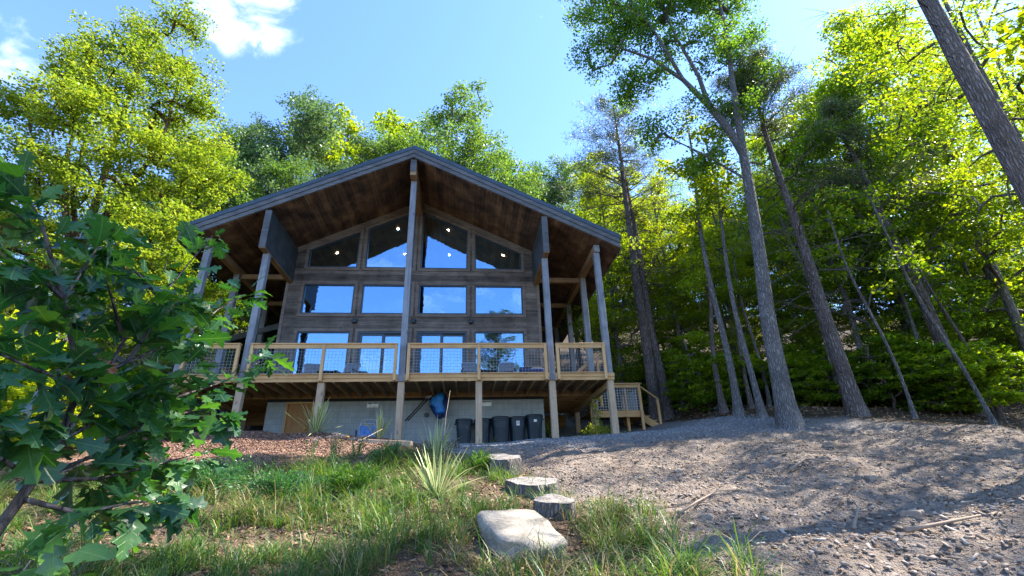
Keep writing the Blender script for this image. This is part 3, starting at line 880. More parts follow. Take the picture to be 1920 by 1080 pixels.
vt.tube([(0.62, WY-.05, -.83), (0.62, WY+.01, -.83)], [.075,.085], 16)
vt.build('vent', M['black'], house)
# return wall and boarded underside left of the basement, below the side deck
MB().box(-6.3, BX0-.004, 5.2, 5.4, -2.4, -.86).build('return_wall', M['block'], house)
MB().box(-6.3, BX0-.004, 5.13, 5.41, -.858, -.70).build('sill_beam', M['membrane'], house)
MB().box(-6.45, BX0-.004, 5.0, 5.1, -.70, -.245).build('boarded_skirt', M['planks_dark'], house)
MB().box(BX1+.004, 6.35, 6.6, 6.7, -.95, -.245).build('boarded_skirt', M['planks_dark'], house)

# ------------------------------------------------------------------ raised deck
deck = thing('raised_deck', 'raised timber deck with new pine rails and wire panels along the lodge front', 'deck', (0, 0, -1.9))
SIDE_END = 6.4
MB().box(-6.62, 6.62, -.095, WY-.004, -.036, 0.0).box(-6.62, -XC-.004, WY-.004, SIDE_END, -.036, 0.0).box(XC+.004, 6.62, WY-.004, SIDE_END, -.036, 0.0).build('deck_floor', M['decking'], deck)
x = -6.45
while x < 6.5:
    if min(abs(x-q) for q in (-PX, 0, PX)) > .13:
        MB().box(x-.02, x+.02, -.09, WY-.06, -.225, -.037).build('joist', M['joist'], deck)
    x += 0.405
MB().box(-6.6, 6.6, WY-.055, WY-.006, -.238, -.037).build('ledger', M['joist_x'], deck)
for sgn in (-1, 1):
    for k in range(10):
        yy = WY + 0.12 + k*0.42
        if yy < SIDE_END-.1 :
            x0_, x1_ = sorted((sgn*(XC+.01), sgn*6.58))
            MB().box(x0_, x1_, yy-.02, yy+.02, -.225, -.037).build('joist', M['joist_x'], deck)
# front rim: two layers, broken at the house posts
post_x = [-CXX, -PX, 0.0, PX, CXX]
segs = [(-CXX-.12, -PX-.10), (-PX+.10, -.10), (.10, PX-.10), (PX+.10, CXX+.12)]
for a, b in segs:
    MB().box(a, b, -.142, -.098, -.205, -.004).build('rim_board', M['pine_x'], deck, 0.004)
    MB().box(a, b, -.170, -.144, -.105, .012).build('rim_cap', M['pine_x'], deck, 0.004)
for px in post_x[1:4]:
    MB().box(px-.098, px+.098, -.15, -.102, -.20, -.01).build('post_block', M['post_grey'], deck)
# support posts under the deck
for px in [-CXX, -PX, -2.35, 0, 2.35, PX, CXX]:
    zb = zt(px, 0)-.35
    MB().box(px-.10, px+.10, -.10, .10, zb, -.207 if abs(px) == 2.35 else -.20).build('support_post', M['treated_z'], deck, 0.010)
for sgn in (-1, 1):
    for yy in (2.15, 5.0):
        MB().box(sgn*CXX-.09, sgn*CXX+.09, yy-.09, yy+.09, zt(sgn*CXX, yy)-.3, -.23).build('support_post', M['treated_z'], deck, 0.010)
    MB().box(sgn*CXX-.07, sgn*CXX+.07, .10, SIDE_END, -.40, -.227).build('girder', M['joist'], deck)
# railing: posts, rails, wire
rp = []
for px in post_x[1:4]: rp += [px-.195, px+.195]
rp += [-2.35, 2.35, -CXX+.18, CXX-.17]
rp.sort()
for px in rp:
    MB().box(px-.046, px+.046, -.265, -.172, -.20, .925).build('rail_post', M['pine_z'], deck, 0.006)
def wire_panel(xa, xb, za, zb, y, step=.102, r=.0032, mat='wire', axis='x', parent=None):
    mb = MB()
    n = max(1, round((xb-xa)/step)); m_ = max(1, round((zb-za)/step))
    for i in range(n+1):
        q = xa+(xb-xa)*i/n
        if axis == 'x': mb.box(q-r, q+r, y-r, y+r, za, zb)
        else: mb.box(y-r, y+r, q-r, q+r, za, zb)
    for j in range(m_+1):
        q = za+(zb-za)*j/m_
        if axis == 'x': mb.box(xa, xb, y+r, y+3*r, q-r, q+r)
        else: mb.box(y+r, y+3*r, xa, xb, q-r, q+r)
    return mb.build('wire_panel', M[mat], parent or deck)
rail_spans = [(-CXX-.11, -PX-.145), (-PX+.145, -.145), (.145, PX-.145), (PX+.145, CXX-.12)]
for a, b in rail_spans:
    MB().box(a, b, -.275, -.135, .927, .965).build('rail_cap', M['pine_x'], deck, 0.005)
    inner = [q for q in rp if a-.01 < q < b+.01]
    for p, q in zip(inner[:-1], inner[1:]):
        if q-p > .5:
            MB().box(p+.048, q-.048, -.245, -.205, .80, .925).build('top_rail', M['pine_x'], deck, 0.004)
            MB().box(p+.048, q-.048, -.235, -.200, .005, .03).build('bottom_rail', M['pine_x'], deck, 0.003)
            wire_panel(p+.05, q-.05, .035, .80, -.22)
for sgn in (-1, 1):                           # side rails running back
    yy0, yy1 = .13, 5.0
    if sgn > 0: yy0, yy1 = 2.3, 5.0
    for yq in ((yy0+.05, 2.55, yy1-.1) if sgn < 0 else (yy0+.05, yy1-.1)):
        MB().box(sgn*CXX-.046, sgn*CXX+.046, yq-.046, yq+.046, -.2, .925).build('rail_post', M['pine_z'], deck, 0.006)
    MB().box(sgn*CXX-.07, sgn*CXX+.07, yy0, yy1, .927, .965).build('rail_cap', M['pine_y'], deck)
    MB().box(sgn*CXX-.02, sgn*CXX+.02, yy0, yy1, .82, .925).build('top_rail', M['pine_y'], deck)
    wire_panel(yy0, yy1, .035, .80, sgn*CXX, axis='y')
    MB().box(sgn*6.60-.02, sgn*6.60+.02, -.10, SIDE_END, -.205, -.037).build('rim_board', M['pine_y'], deck)

# ------------------------------------------------------------------ lower landing with stairs at the right-hand side
LZ = -.58
land = thing('stair_landing', 'lower pine landing with wire railings and steps beside the right side of the raised deck', 'stair landing', (7.6, 4.0, -1.3))
LX0, LX1, LY0, LY1 = 6.66, 8.72, 3.5, 5.6
MB().box(LX0, LX1, LY0, LY1, LZ-.036, LZ).build('landing_floor', M['decking'], land)
MB().box(LX0, LX1, LY0-.04, LY0-.002, LZ-.25, LZ-.002).build('rim_board', M['pine_x'], land, .004)
MB().box(LX1+.002, LX1+.04, LY0-.04, LY1, LZ-.25, LZ-.002).build('rim_board', M['pine_y'], land, .004)
for px, py in ((LX0+.06, LY0-.09), (LX1-.06, LY0-.09), (LX1-.06, LY1-.1), (LX1-.52, LY0+.25)):
    MB().box(px-.05, px+.05, py-.05, py+.05, zt(px, py)-.3, LZ+.985).build('rail_post', M['pine_z'], land, .006)
MB().box(LX0, LX1+.05, LY0-.17, LY0-.02, LZ+.987, LZ+1.025).build('rail_cap', M['pine_x'], land, .004)
MB().box(LX0+.11, LX1-.11, LY0-.11, LY0-.07, LZ+.86, LZ+.985).build('top_rail', M['pine_x'], land, .004)
wire_panel(LX0+.11, LX1-.11, LZ+.03, LZ+.86, LY0-.09, .102, .0055, 'wire_bright', 'x', land)
wire_panel(LY0+.3, LY1-.15, LZ+.03, LZ+.86, LX1-.06, .102, .0055, 'wire_bright', 'y', land)
MB().box(LX1-.13, LX1+.01, LY0+.0, LY1, LZ+.987, LZ+1.02).build('rail_cap', M['pine_y'], land, .004)
for k in range(4):                            # steps down to the gravel, sloping handrail
    zz = LZ-.17-k*.17
    MB().box(LX1+.06+k*.26, LX1+.36+k*.26, LY0+.2, LY1-.2, zz-.04, zz).build('step', M['pine_y'], land, .004)
for yy in (LY0+.12, LY1-.18):
    MB().beam((LX1+.02, yy, LZ-.25), (LX1+1.05, yy, LZ-.93), .045, .25).build('stringer', M['pine_x'], land)
MB().beam((LX1, LY0+.12, LZ+.98), (LX1+.75, LY0+.12, LZ+.42), .09, .05).build('handrail', M['pine_x'], land)
MB().box(LX1+.66, LX1+.75, LY0+.07, LY0+.17, zt(LX1+.7, LY0)-.2, LZ+.44).build('rail_post', M['pine_z'], land, .005)
# flight from the deck down to the landing: sloping handrail seen through the deck corner
MB().beam((6.02, 2.36, .62), (6.90, 2.36, 1.33), .045, .12).build('stair_handrail', M['pine_x'], deck)
MB().box(6.80, 6.89, 2.39, 2.48, -.6, 1.36).build('rail_post', M['pine_z'], deck, .005)

# ------------------------------------------------------------------ things under and on the deck
def make_bin():
    t = thing('wheeled_bin', 'bin', 'bin')
    prof = [(.215,0.0),(.222,.03),(.232,.30),(.245,.50),(.250,.505),(.262,.72),(.285,.725),(.288,.775),(.27,.78)]
    MB().lathe(prof, 40, 3.2).build('body', M['bin'], t, smooth=False)
    rb = MB()
    for xx in (-.15,-.09,-.03,.03,.09,.15):
        rb.beam((xx, -.228, .08), (xx*1.08, -.252, .50), .018, .02, up=(0,1,0))
    rb.build('rib', M['bin'], t)
    ld = MB().lathe([(.296,.778),(.305,.79),(.303,.825),(.27,.855),(.16,.875),(.05,.88)], 40, 3.2)
    ld.build('lid', M['bin_lid'], t, smooth=False)
    for sx in (-1, 1):
        h = MB().tube([(sx*.275,-.06,.70),(sx*.325,-.06,.71),(sx*.325,.06,.71),(sx*.275,.06,.70)], .014, 8)
        h.build('handle', M['bin_lid'], t, smooth=True)
    return t
def ring_arrows(cx, cz, y, r):
    mb = MB()
    for k in range(3):
        a0 = RAD(90+120*k+15); a1 = RAD(90+120*(k+1)-25)
        seg = 5; vs = []; 
        for i in range(seg+1):
            a = a0+(a1-a0)*i/seg
            for rr in (r*.62, r*.95): vs.append((cx+rr*math.cos(a), y, cz+rr*math.sin(a)))
        n0 = len(vs)
        fs = [(2*i, 2*i+2, 2*i+3, 2*i+1) for i in range(seg)]
        a2 = a1+RAD(28)
        vs += [(cx+r*.42*math.cos(a1), y, cz+r*.42*math.sin(a1)), (cx+r*1.18*math.cos(a1), y, cz+r*1.18*math.sin(a1)), (cx+r*.8*math.cos(a2), y, cz+r*.8*math.sin(a2))]
        fs.append((n0, n0+2, n0+1))
        mb.add(vs, fs)
    return mb
bins = [(1.90, 1.88, .98, .05, 'dark bin with jutting handle, first from the left along the block wall'),
        (2.54, 2.00, .99, -.03, 'dark bin half hidden behind the wooden deck post'),
        (3.14, 1.86, 1.03, .02, 'wide dark bin without a sticker, just right of the wooden deck post'),
        (3.71, 1.90, 1.00, -.04, 'dark bin with a square white recycling sticker, between two other bins'),
        (4.27, 1.84, 1.01, .03, 'dark bin with a small pale label, nearest the corner of the block wall')]
b0 = make_bin()
for i, (bx, by, sc, rz, lab) in enumerate(bins):
    loc = (bx, by, zt(bx, by)-.015)
    if i == 0:
        o = b0; o.location = loc; o.rotation_euler = (0,0,rz); o.scale = (sc,)*3; o['label'] = lab; o['group'] = 'bins along the basement wall'
    else:
        o = dup(b0, loc, rz, (sc*(1.0 if i != 2 else 1.08), sc, sc), lab, 'bins along the basement wall')
    if i == 3:
        st = MB().box(-.055,.055,-.281,-.268,.55,.70).build('sticker', M['white'], None); st.parent = o
        rr = ring_arrows(0, .635, -.284, .042).build('recycling_mark', M['bin'], None); rr.parent = st
    if i == 4:
        st = MB().box(-.05,.05,-.281,-.268,.60,.68).build('sticker', M['white'], None); st.parent = o

# two small white name boards with a dark skyline panel
def board(cx, lab):
    t = thing('name_board', lab, 'sign', (cx, WY-.03, -.48), 'white boards on the block wall')
    z0, z1, hw = -.555, -.375, .195
    MB().box(cx-hw, cx+hw, WY-.022, WY-.002, z0, z1).build('panel', M['white'], t)
    fr = MB()
    fr.box(cx-hw, cx+hw, WY-.034, WY-.023, z0, z0+.018).box(cx-hw, cx+hw, WY-.034, WY-.023, z1-.012, z1)
    fr.box(cx-hw, cx-hw+.012, WY-.034, WY-.023, z0+.018, z1-.012).box(cx+hw-.012, cx+hw, WY-.034, WY-.023, z0+.018, z1-.012)
    fr.build('frame', M['white'], t)
    r = random.Random(int(cx*10)); mb = MB()
    n = 9
    for i in range(n):                        # dark ridge line along the top half of the panel
        xa = cx-hw+.016+i*(2*hw-.032)/n; xb = xa+(2*hw-.032)/n
        mb.prism_y([(xa, z0+.115+r.random()*.03), (xb, z0+.115+r.random()*.03), (xb, z1-.014), (xa, z1-.014)], WY-.027, WY-.023)
    mb.build('skyline', M['dark_teal'], t)
    return t
M['dark_teal'] = plain('dark_teal_print', (0.05,0.11,0.12), 0.6)
board(-1.22, 'small white framed board on the block wall above the folded beach chair')
board(2.66, 'small white framed board on the block wall behind the wooden deck post')

# blue life jacket hung from the joists
def lumpy(mb, sections, n=14, seed=0):
    """closed skin through elliptical sections (cx,cy,cz,rx,ry) stacked along z, with folds"""
    r = random.Random(seed); ph = [r.random()*6.28 for _ in range(4)]
    vs = []; fs = []
    for i, (cx, cy, cz, rx, ry) in enumerate(sections):
        for k in range(n):
            t = 2*math.pi*k/n
            f = 1+.10*math.sin(3*t+ph[0]+i*.8)+.07*math.sin(5*t+ph[1]-i*1.1)
            vs.append((cx+rx*f*math.cos(t), cy+ry*f*math.sin(t), cz))
    for i in range(len(sections)-1):
        for k in range(n):
            k2 = (k+1) % n
            fs.append((i*n+k, i*n+k2, (i+1)*n+k2, (i+1)*n+k))
    fs.append(tuple(range(n-1,-1,-1))); fs.append(tuple((len(sections)-1)*n+k for k in range(n)))
    mb.add(vs, fs); return mb
jx, jy, jz = 1.10, 1.72, -1.10
lj = thing('life_jacket', 'bright blue life jacket hanging from the deck joists in front of the block wall', 'life jacket', (jx, jy, jz))
lumpy(MB(), [(jx-.02,jy,jz+.22,.10,.06),(jx+.0,jy,jz+.30,.15,.085),(jx-.02,jy,jz+.42,.15,.10),(jx-.10,jy,jz+.52,.22,.11),(jx-.11,jy,jz+.62,.22,.12),(jx-.05,jy,jz+.74,.19,.11),(jx+.0,jy,jz+.86,.14,.09),(jx+.02,jy,jz+.93,.07,.06)], 18, 3).build('front_panel', M['blue'], lj, smooth=True)
lumpy(MB(), [(jx+.13,jy+.09,jz+.10,.07,.05),(jx+.14,jy+.09,jz+.22,.13,.07),(jx+.12,jy+.10,jz+.45,.16,.08),(jx+.11,jy+.10,jz+.65,.15,.09),(jx+.05,jy+.09,jz+.90,.11,.07)], 14, 5).build('back_panel', M['navy'], lj, smooth=True)
lumpy(MB(), [(jx-.03,jy+.05,jz+.06,.06,.04),(jx-.03,jy+.04,jz+.14,.12,.06),(jx-.08,jy+.03,jz+.30,.16,.07),(jx-.22,jy+.02,jz+.50,.13,.06)], 12, 7).build('collar', M['navy'], lj, smooth=True)
MB().tube([(jx+.02,jy,jz+.92),(jx+.03,jy+.02,jz+1.05)], .012, 6).build('hanging_loop', M['black'], lj)
for dx in (-.03, .05):
    MB().tube([(jx+dx,jy-.02,jz+.22),(jx+dx+.01,jy-.03,jz+.02),(jx+dx-.01,jy-.02,jz-.14)], .007, 5).build('strap', M['black'], lj)

# two black poles slanting from the joists down behind the centre post
for k, (dx, lab) in enumerate(((0.0, 'upper of two slim black poles slung under the deck behind the centre post'), (.09, 'lower of two slim black poles slung under the deck behind the centre post'))):
    p = MB().tube([(.70+dx, 1.75, -.26), (.36+dx, 1.80, -.64), (-.05+dx, 1.86, -1.08)], .022, 8).build('black_pole', M['black'], None, smooth=True)
    tag(p, lab, 'pole', 'black poles under the deck')
    MB().tube([(.705+dx, 1.745, -.25), (.60+dx, 1.76, -.37)], .028, 8).build('grip', M['alu'], p, smooth=True)

# folded beach chair leaning in front of the wall
bcx, bcy = -.98, .45
bz = zt(bcx, bcy)
bc = thing('beach_chair', 'faded blue folding beach chair with a grey tube frame on the bark mulch', 'beach chair', (bcx, bcy, bz))
def P(u, h, d=0): return (bcx+u, bcy+d+h*.22, bz+h)
MB().tube([P(-.27,0), P(-.25,.55), P(-.22,.72), P(-.17,.76), P(.17,.76), P(.22,.72), P(.25,.55), P(.27,0)], .013, 8).build('back_frame', M['alu'], bc, smooth=True)
MB().tube([P(-.24,.0,-.1), P(-.22,.55,-.1), P(-.17,.62,-.1), P(.17,.62,-.1), P(.22,.55,-.1), P(.24,0,-.1)], .012, 8).build('seat_frame', M['alu'], bc, smooth=True)
cb = MB()
for k in range(6):
    h0 = .10+k*.075
    cb.add([P(-.225,h0,-.112-.006*(k%2)), P(.225,h0,-.112-.006*(k%2)), P(.225,h0+.077,-.112-.006*((k+1)%2)), P(-.225,h0+.077,-.112-.006*((k+1)%2)),
            P(-.225,h0,-.104), P(.225,h0,-.104), P(.225,h0+.077,-.104), P(-.225,h0+.077,-.104)], [(0,1,2,3),(7,6,5,4),(0,4,5,1),(2,6,7,3),(0,3,7,4),(1,5,6,2)])
cb.build('seat_cloth', M['beach_blue'], bc)
MB().beam(P(-.22,.66,-.02), P(.22,.66,-.02), .012, .09, up=(0,0,1)).build('headrest', M['sling_grey'], bc)
for sx in (-1, 1):
    MB().tube([P(sx*.29,.12,-.1), P(sx*.31,.42,-.16)], .024, 8).build('armrest', M['navy'], bc, smooth=True)

# lounge chairs and low tables on the deck
def lounge_chair(cx, cy, rz, seat, lab):
    t = thing('lounge_chair', lab, 'chair', (cx, cy, 0), 'lounge chairs on the deck')
    t.rotation_euler = (0,0,rz)
    def fin(o): o.parent = t; o.matrix_parent_inverse = Matrix.Identity(4); return o
    for sx in (-1, 1):
        fin(MB().tube([(sx*.30,-.32,0), (sx*.30,-.30,.30), (sx*.30,-.24,.44), (sx*.31,.12,.47), (sx*.30,.34,.0)], .016, 8).build('side_frame', M['alu'], None, smooth=True))
        fin(MB().box(sx*.31-.03, sx*.31+.03, -.26, .16, .475, .50).build('armrest', M['black'], None, .006))
    fin(MB().tube([(-.28,.14,.30), (-.27,.34,.80), (-.22,.37,.86), (.22,.37,.86), (.27,.34,.80), (.28,.14,.30)], .015, 8).build('back_frame', M['alu'], None, smooth=True))
    b = MB()
    for k in range(8):
        a = k/8; c_ = (k+1)/8
        f = lambda q: (.16+.19*q, .33+.50*q)
        (ya, za), (yb, zb) = f(a), f(c_)
        b.add([(-.25,ya,za),(.25,ya,za),(.25,yb,zb),(-.25,yb,zb),(-.25,ya+.012,za),(.25,ya+.012,za),(.25,yb+.012,zb),(-.25,yb+.012,zb)],[(0,1,2,3),(7,6,5,4),(0,4,5,1),(2,6,7,3),(0,3,7,4),(1,5,6,2)])
    fin(b.build('backrest', M[seat], None))
    fin(MB().add([(-.26,-.27,.37),(.26,-.27,.37),(.26,.16,.31),(-.26,.16,.31),(-.26,-.27,.39),(.26,-.27,.39),(.26,.16,.33),(-.26,.16,.33)],[(0,3,2,1),(4,5,6,7),(0,1,5,4),(1,2,6,5),(2,3,7,6),(3,0,4,7)]).build('seat', M['sling'], None))
    fin(MB().box(-.27,.27,.352,.376,.70,.84).build('head_pillow', M['sling'], None, .01))
    return t
lounge_chair(-3.15, 1.45, .25, 'sling_grey', 'grey sling lounge chair behind the leafy oak twigs, in front of the wide lower-left window')
lounge_chair(-1.98, 1.40, -.25, 'sling_grey', 'grey sling lounge chair in front of the left sliding door')
lounge_chair(2.12, 1.40, .15, 'sling_grey', 'grey sling lounge chair in front of the right sliding door edge')
lounge_chair(3.32, 1.40, -.15, 'sling_grey', 'grey sling lounge chair in front of the wide lower-right window with the pine reflection')
def low_table(cx, cy, lab):
    t = thing('side_table', lab, 'table', (cx, cy, 0), 'low black tables on the deck')
    MB().box(cx-.30, cx+.30, cy-.22, cy+.22, .42, .45).build('tabletop', M['sling'], t, .006)
    for sx in (-1, 1):
        for sy in (-1, 1):
            MB().box(cx+sx*.26-.02, cx+sx*.26+.02, cy+sy*.18-.02, cy+sy*.18+.02, 0, .42).build('leg', M['black'], t)
low_table(-2.60, 1.35, 'low black table between the two left lounge chairs')
low_table(2.72, 1.35, 'low black table between the two right lounge chairs')
t = thing('storage_bench', 'long low dark cushioned bench at the right end of the deck by the tall post', 'bench', (4.2, 1.5, 0))
MB().box(3.80, 4.60, 1.15, 1.75, 0.0, .36).build('base', M['black'], t, .01)
MB().box(3.80, 4.60, 1.13, 1.60, .362, .50).build('seat_cushion', M['navy'], t, .03)
MB().box(3.80, 4.60, 1.60, 1.78, .362, .66).build('back_cushion', M['sling'], t, .03)

# black path lights at the edge of the gravel
for k, (px, py, lab) in enumerate(((10.0, 3.3, 'black path light at the edge of the gravel below the twin pine'), (10.3, .95, 'black path light at the edge of the gravel near the slender trunks'))):
    z0 = zt(px, py)
    p = thing('path_light', lab, 'path light', (px, py, z0), 'path lights')
    MB().tube([(px,py,z0-.1),(px,py,z0+.26)], .035, 10).build('stem', M['black'], p, smooth=True)
    MB().lathe([(.05,0),(.085,.0),(.08,.05),(.02,.08)], 16, 2, (px,py,z0+.26)).build('shade', M['black'], p)

# ------------------------------------------------------------------ log slices, slab, timber along the bank
def wood_end_mat():
    m, t_, o = new_mat('weathered_log_end'); g = G(t_)
    co = g.objco(); s = g.sep(co)
    r = g.math('SQRT', g.math('ADD', g.math('MULTIPLY', s[0], s[0]), g.math('MULTIPLY', s[1], s[1])))
    n = g.noise(co, 6, 5, 0.65)
    rings = g.math('SINE', g.math('ADD', g.math('MULTIPLY', r, 150.0), g.math('MULTIPLY', n, 9.0)))
    c = g.ramp(g.math('ADD', g.math('MULTIPLY', rings, 0.10), n), [(0.25,(0.085,0.072,0.062)),(0.5,(0.21,0.185,0.165)),(0.75,(0.35,0.32,0.29))])
    ang = g.math('ARCTAN2', s[1], s[0])
    crk = g.math('ABSOLUTE', g.math('SINE', g.math('ADD', g.math('MULTIPLY', ang, 3.5), g.math('MULTIPLY', n, 2.5))))
    crk = g.math('SUBTRACT', 1.0, g.math('DIVIDE', crk, 0.05), clamp=True)
    c = g.mix(g.math('MULTIPLY', crk, 0.8), c, (0.03,0.024,0.02))
    g.l(g.principled(c, 0.9, g.bump(g.math('SUBTRACT', n, crk), 0.6, 0.012), 0.15), o.inputs['Surface'])
    return m
M['log_end'] = wood_end_mat()
M['log_bark'] = bark_mat('grey_log_bark', (0.17,0.15,0.135), (0.40,0.365,0.335), 16)
def stump(px, py, r, h, tilt, lab, seed):
    rr = random.Random(seed)
    z0 = zt(px, py)
    t = thing('log_slice', lab, 'log', (px, py, z0), 'log slices edging the bank')
    n = 44
    ph = [rr.random()*6.28 for _ in range(5)]
    def rad(a): return r*(1+.10*math.sin(2*a+ph[0])+.08*math.sin(3*a+ph[1])+.045*math.sin(7*a+ph[2])+.025*math.sin(13*a+ph[3]))
    mb = MB(); vs = []; fs = []
    levels = [(-.30,1.06),(0,1.05),(h*.35,1.02),(h*.7,1.0),(h-.02,1.0),(h,.965)]
    for z, k in levels:
        for i in range(n):
            a = 2*math.pi*i/n
            j = 1+.02*math.sin(17*a+ph[4]+z*6)
            vs.append((rad(a)*k*j*math.cos(a), rad(a)*k*j*math.sin(a), z))
    for l in range(len(levels)-1):
        for i in range(n):
            i2 = (i+1) % n
            fs.append((l*n+i, l*n+i2, (l+1)*n+i2, (l+1)*n+i))
    b = mb.add(vs, fs).build('bark', M['log_bark'], None, smooth=True); b.parent = t
    mb = MB(); vs = [(0,0,h+.006)]; fs = []
    for q in (.33,.66,.966):
        for i in range(n):
            a = 2*math.pi*i/n
            vs.append((rad(a)*q*math.cos(a), rad(a)*q*math.sin(a), h+.006*math.sin(4*a+q*9)*q))
    for i in range(n): fs.append((0, 1+i, 1+(i+1) % n))
    for l in range(2):
        for i in range(n):
            i2 = (i+1) % n
            fs.append((1+l*n+i, 1+(l+1)*n+i, 1+(l+1)*n+i2, 1+l*n+i2))
    e = mb.add(vs, fs).build('cut_face', M['log_end'], None, smooth=True); e.parent = t
    t.rotation_euler = (tilt, rr.uniform(-.06,.06), rr.random()*6)
    # keep the tilt towards the viewer whatever the spin
    t.rotation_euler = (Matrix.Rotation(tilt, 3, 'X') @ Matrix.Rotation(rr.random()*6, 3, 'Z')).to_euler()
    return t
stump(3.06, -8.30, .26, .20, .20, 'short grey log slice nearest the flat pale boulder', 1)
stump(2.97, -7.05, .36, .18, .22, 'widest grey log slice with a cracked pale top, above the log beside the boulder', 2)
stump(2.64, -5.55, .34, .24, .22, 'grey log slice beside the small juniper, third up from the boulder', 3)
stump(1.98, -3.95, .36, .16, .20, 'low sunken log slice, fourth up from the boulder', 4)
stump(1.38, -2.95, .42, .26, .12, 'dark upright log at the end of the bark mulch below the bins', 5)
stump(1.72, -3.35, .26, .16, .18, 'small half buried log slice between the dark log and the sunken one', 6)
# landscaping timber at the end of the mulch
z0 = zt(.35, -2.0)
lt_ = MB().beam((-.75,-1.75,z0+.17), (.62,-2.05,z0+.06), .16, .14).build('landscape_timber', M['treated_z'], None, .01)
tag(lt_, 'weathered squared timber holding the end of the bark mulch', 'timber')

# flat pale boulder
def rock(name, loc, size, seed, sub=3, rough=.12, mat=None, flat=1.0):
    bm = bmesh.new(); bmesh.ops.create_cube(bm, size=1.0)
    bmesh.ops.subdivide_edges(bm, edges=bm.edges[:], cuts=6, use_grid_fill=True)
    from mathutils import noise as mn
    for v in bm.verts:
        p = v.co.copy()
        d = p.normalized()*.62
        q = p.lerp(d, .28)
        nz = mn.fractal(q*2.3+Vector((seed*3.1, seed, 0)), 1.0, 2.0, 4)
        q += p.normalized()*nz*rough
        v.co = Vector((q.x*size[0], q.y*size[1], q.z*size[2]))
    me = bpy.data.meshes.new(name); bm.to_mesh(me); bm.free()
    me.shade_smooth()
    o = link_mesh(name, me, mat)
    o.location = loc
    return o
def boulder_mat():
    m, t_, o = new_mat('pale_sandstone'); g = G(t_)
    co = g.objco()
    n = g.noise(co, 2.6, 8, 0.68); n2 = g.noise(co, 22, 6, 0.65)
    c = g.ramp(g.math('ADD', g.math('MULTIPLY', n, .7), g.math('MULTIPLY', n2, .3)), [(0.3,(0.10,0.084,0.062)),(0.48,(0.29,0.25,0.195)),(0.72,(0.45,0.40,0.32))])
    s = g.sep(co)
    bed = g.noise(g.comb(g.math('MULTIPLY', s[0], 1.5), g.math('MULTIPLY', s[1], 1.5), g.math('MULTIPLY', s[2], 26.0)), 1.0, 4, .6)
    h = g.math('ADD', g.math('MULTIPLY', bed, .5), n2)
    g.l(g.principled(c, .85, g.bump(h, .7, .03), .2), o.inputs['Surface']); return m
M['boulder'] = boulder_mat()
zb_ = zt(2.53, -9.25)
bd_ = rock('flat_boulder', (2.52, -9.28, zb_+.05), (.68, 1.02, .26), 8, rough=.08, mat=M['boulder'])
bd_.rotation_euler = (RAD(15), RAD(2), RAD(12))
tag(bd_, 'big flat pale boulder at the foot of the bank', 'boulder')
rocks = [(6.3,-8.0,.16,'pale stone in the tree shadow on the bare drive'),(7.6,-8.1,.12,'small pale stone on the right of the bare drive'),(4.6,-9.2,.10,'small stone on the drive right of the grass edge'),(9.0,-5.6,.15,'stone near the crest of the drive'),(6.6,-9.7,.13,'pale chunk of stone in the lower right of the drive'),(5.6,-6.3,.12,'stone halfway up the bare drive')]
for k, (px, py, s_, lab) in enumerate(rocks):
    o = rock('stone', (px, py, zt(px, py)+s_*.02), (s_*1.3, s_*.9, s_*.7), 20+k, rough=.22, mat=M['stones'])
    o.rotation_euler = (0, 0, k*1.3)
    tag(o, lab, 'stone', 'larger stones on the drive')

# fallen sticks on the drive
def stick(pts, r, lab, fork=None):
    P3 = [(x, y, zt(x, y)+r*1.2+dz) for x, y, dz in pts]
    mb = MB().tube(P3, [r*(1-.6*i/(len(P3)-1)) for i in range(len(P3))], 7)
    if fork:
        F3 = [(x, y, zt(x, y)+r+dz) for x, y, dz in fork]
        mb.tube(F3, [r*.6, r*.3, r*.15][:len(F3)], 6)
    o = mb.build('fallen_stick', M['stick'], None, smooth=True)
    tag(o, lab, 'stick', 'sticks on the drive')
stick([(4.35,-9.05,.01),(4.75,-8.7,.03),(5.2,-8.35,.02),(5.55,-8.3,.0)], .016, 'long thin crooked stick in the middle of the bare drive', [(4.75,-8.7,.03),(4.95,-8.75,.02)])
stick([(6.9,-7.4,.01),(7.4,-7.1,.06),(7.9,-7.2,.03)], .024, 'forked stick lying on the right side of the drive', [(7.4,-7.1,.06),(7.6,-6.8,.05),(7.8,-6.6,.02)])
stick([(6.2,-10.0,.02),(6.5,-9.95,.03),(6.95,-10.1,.02)], .026, 'thick root-like stick in the tree shadow at lower right')
stick([(7.4,-6.2,.01),(8.3,-5.9,.03),(9.1,-6.1,.02)], .017, 'straight stick near the crest at the right edge of the drive')
stick([(5.9,-9.7,.02),(6.3,-9.35,.05),(6.5,-9.0,.02)], .018, 'short stick beside the pale stone chunk at lower right')
stick([(3.9,-5.2,.01),(4.6,-5.0,.02),(5.2,-5.15,.01)], .012, 'thin stick on the sunlit middle of the drive')

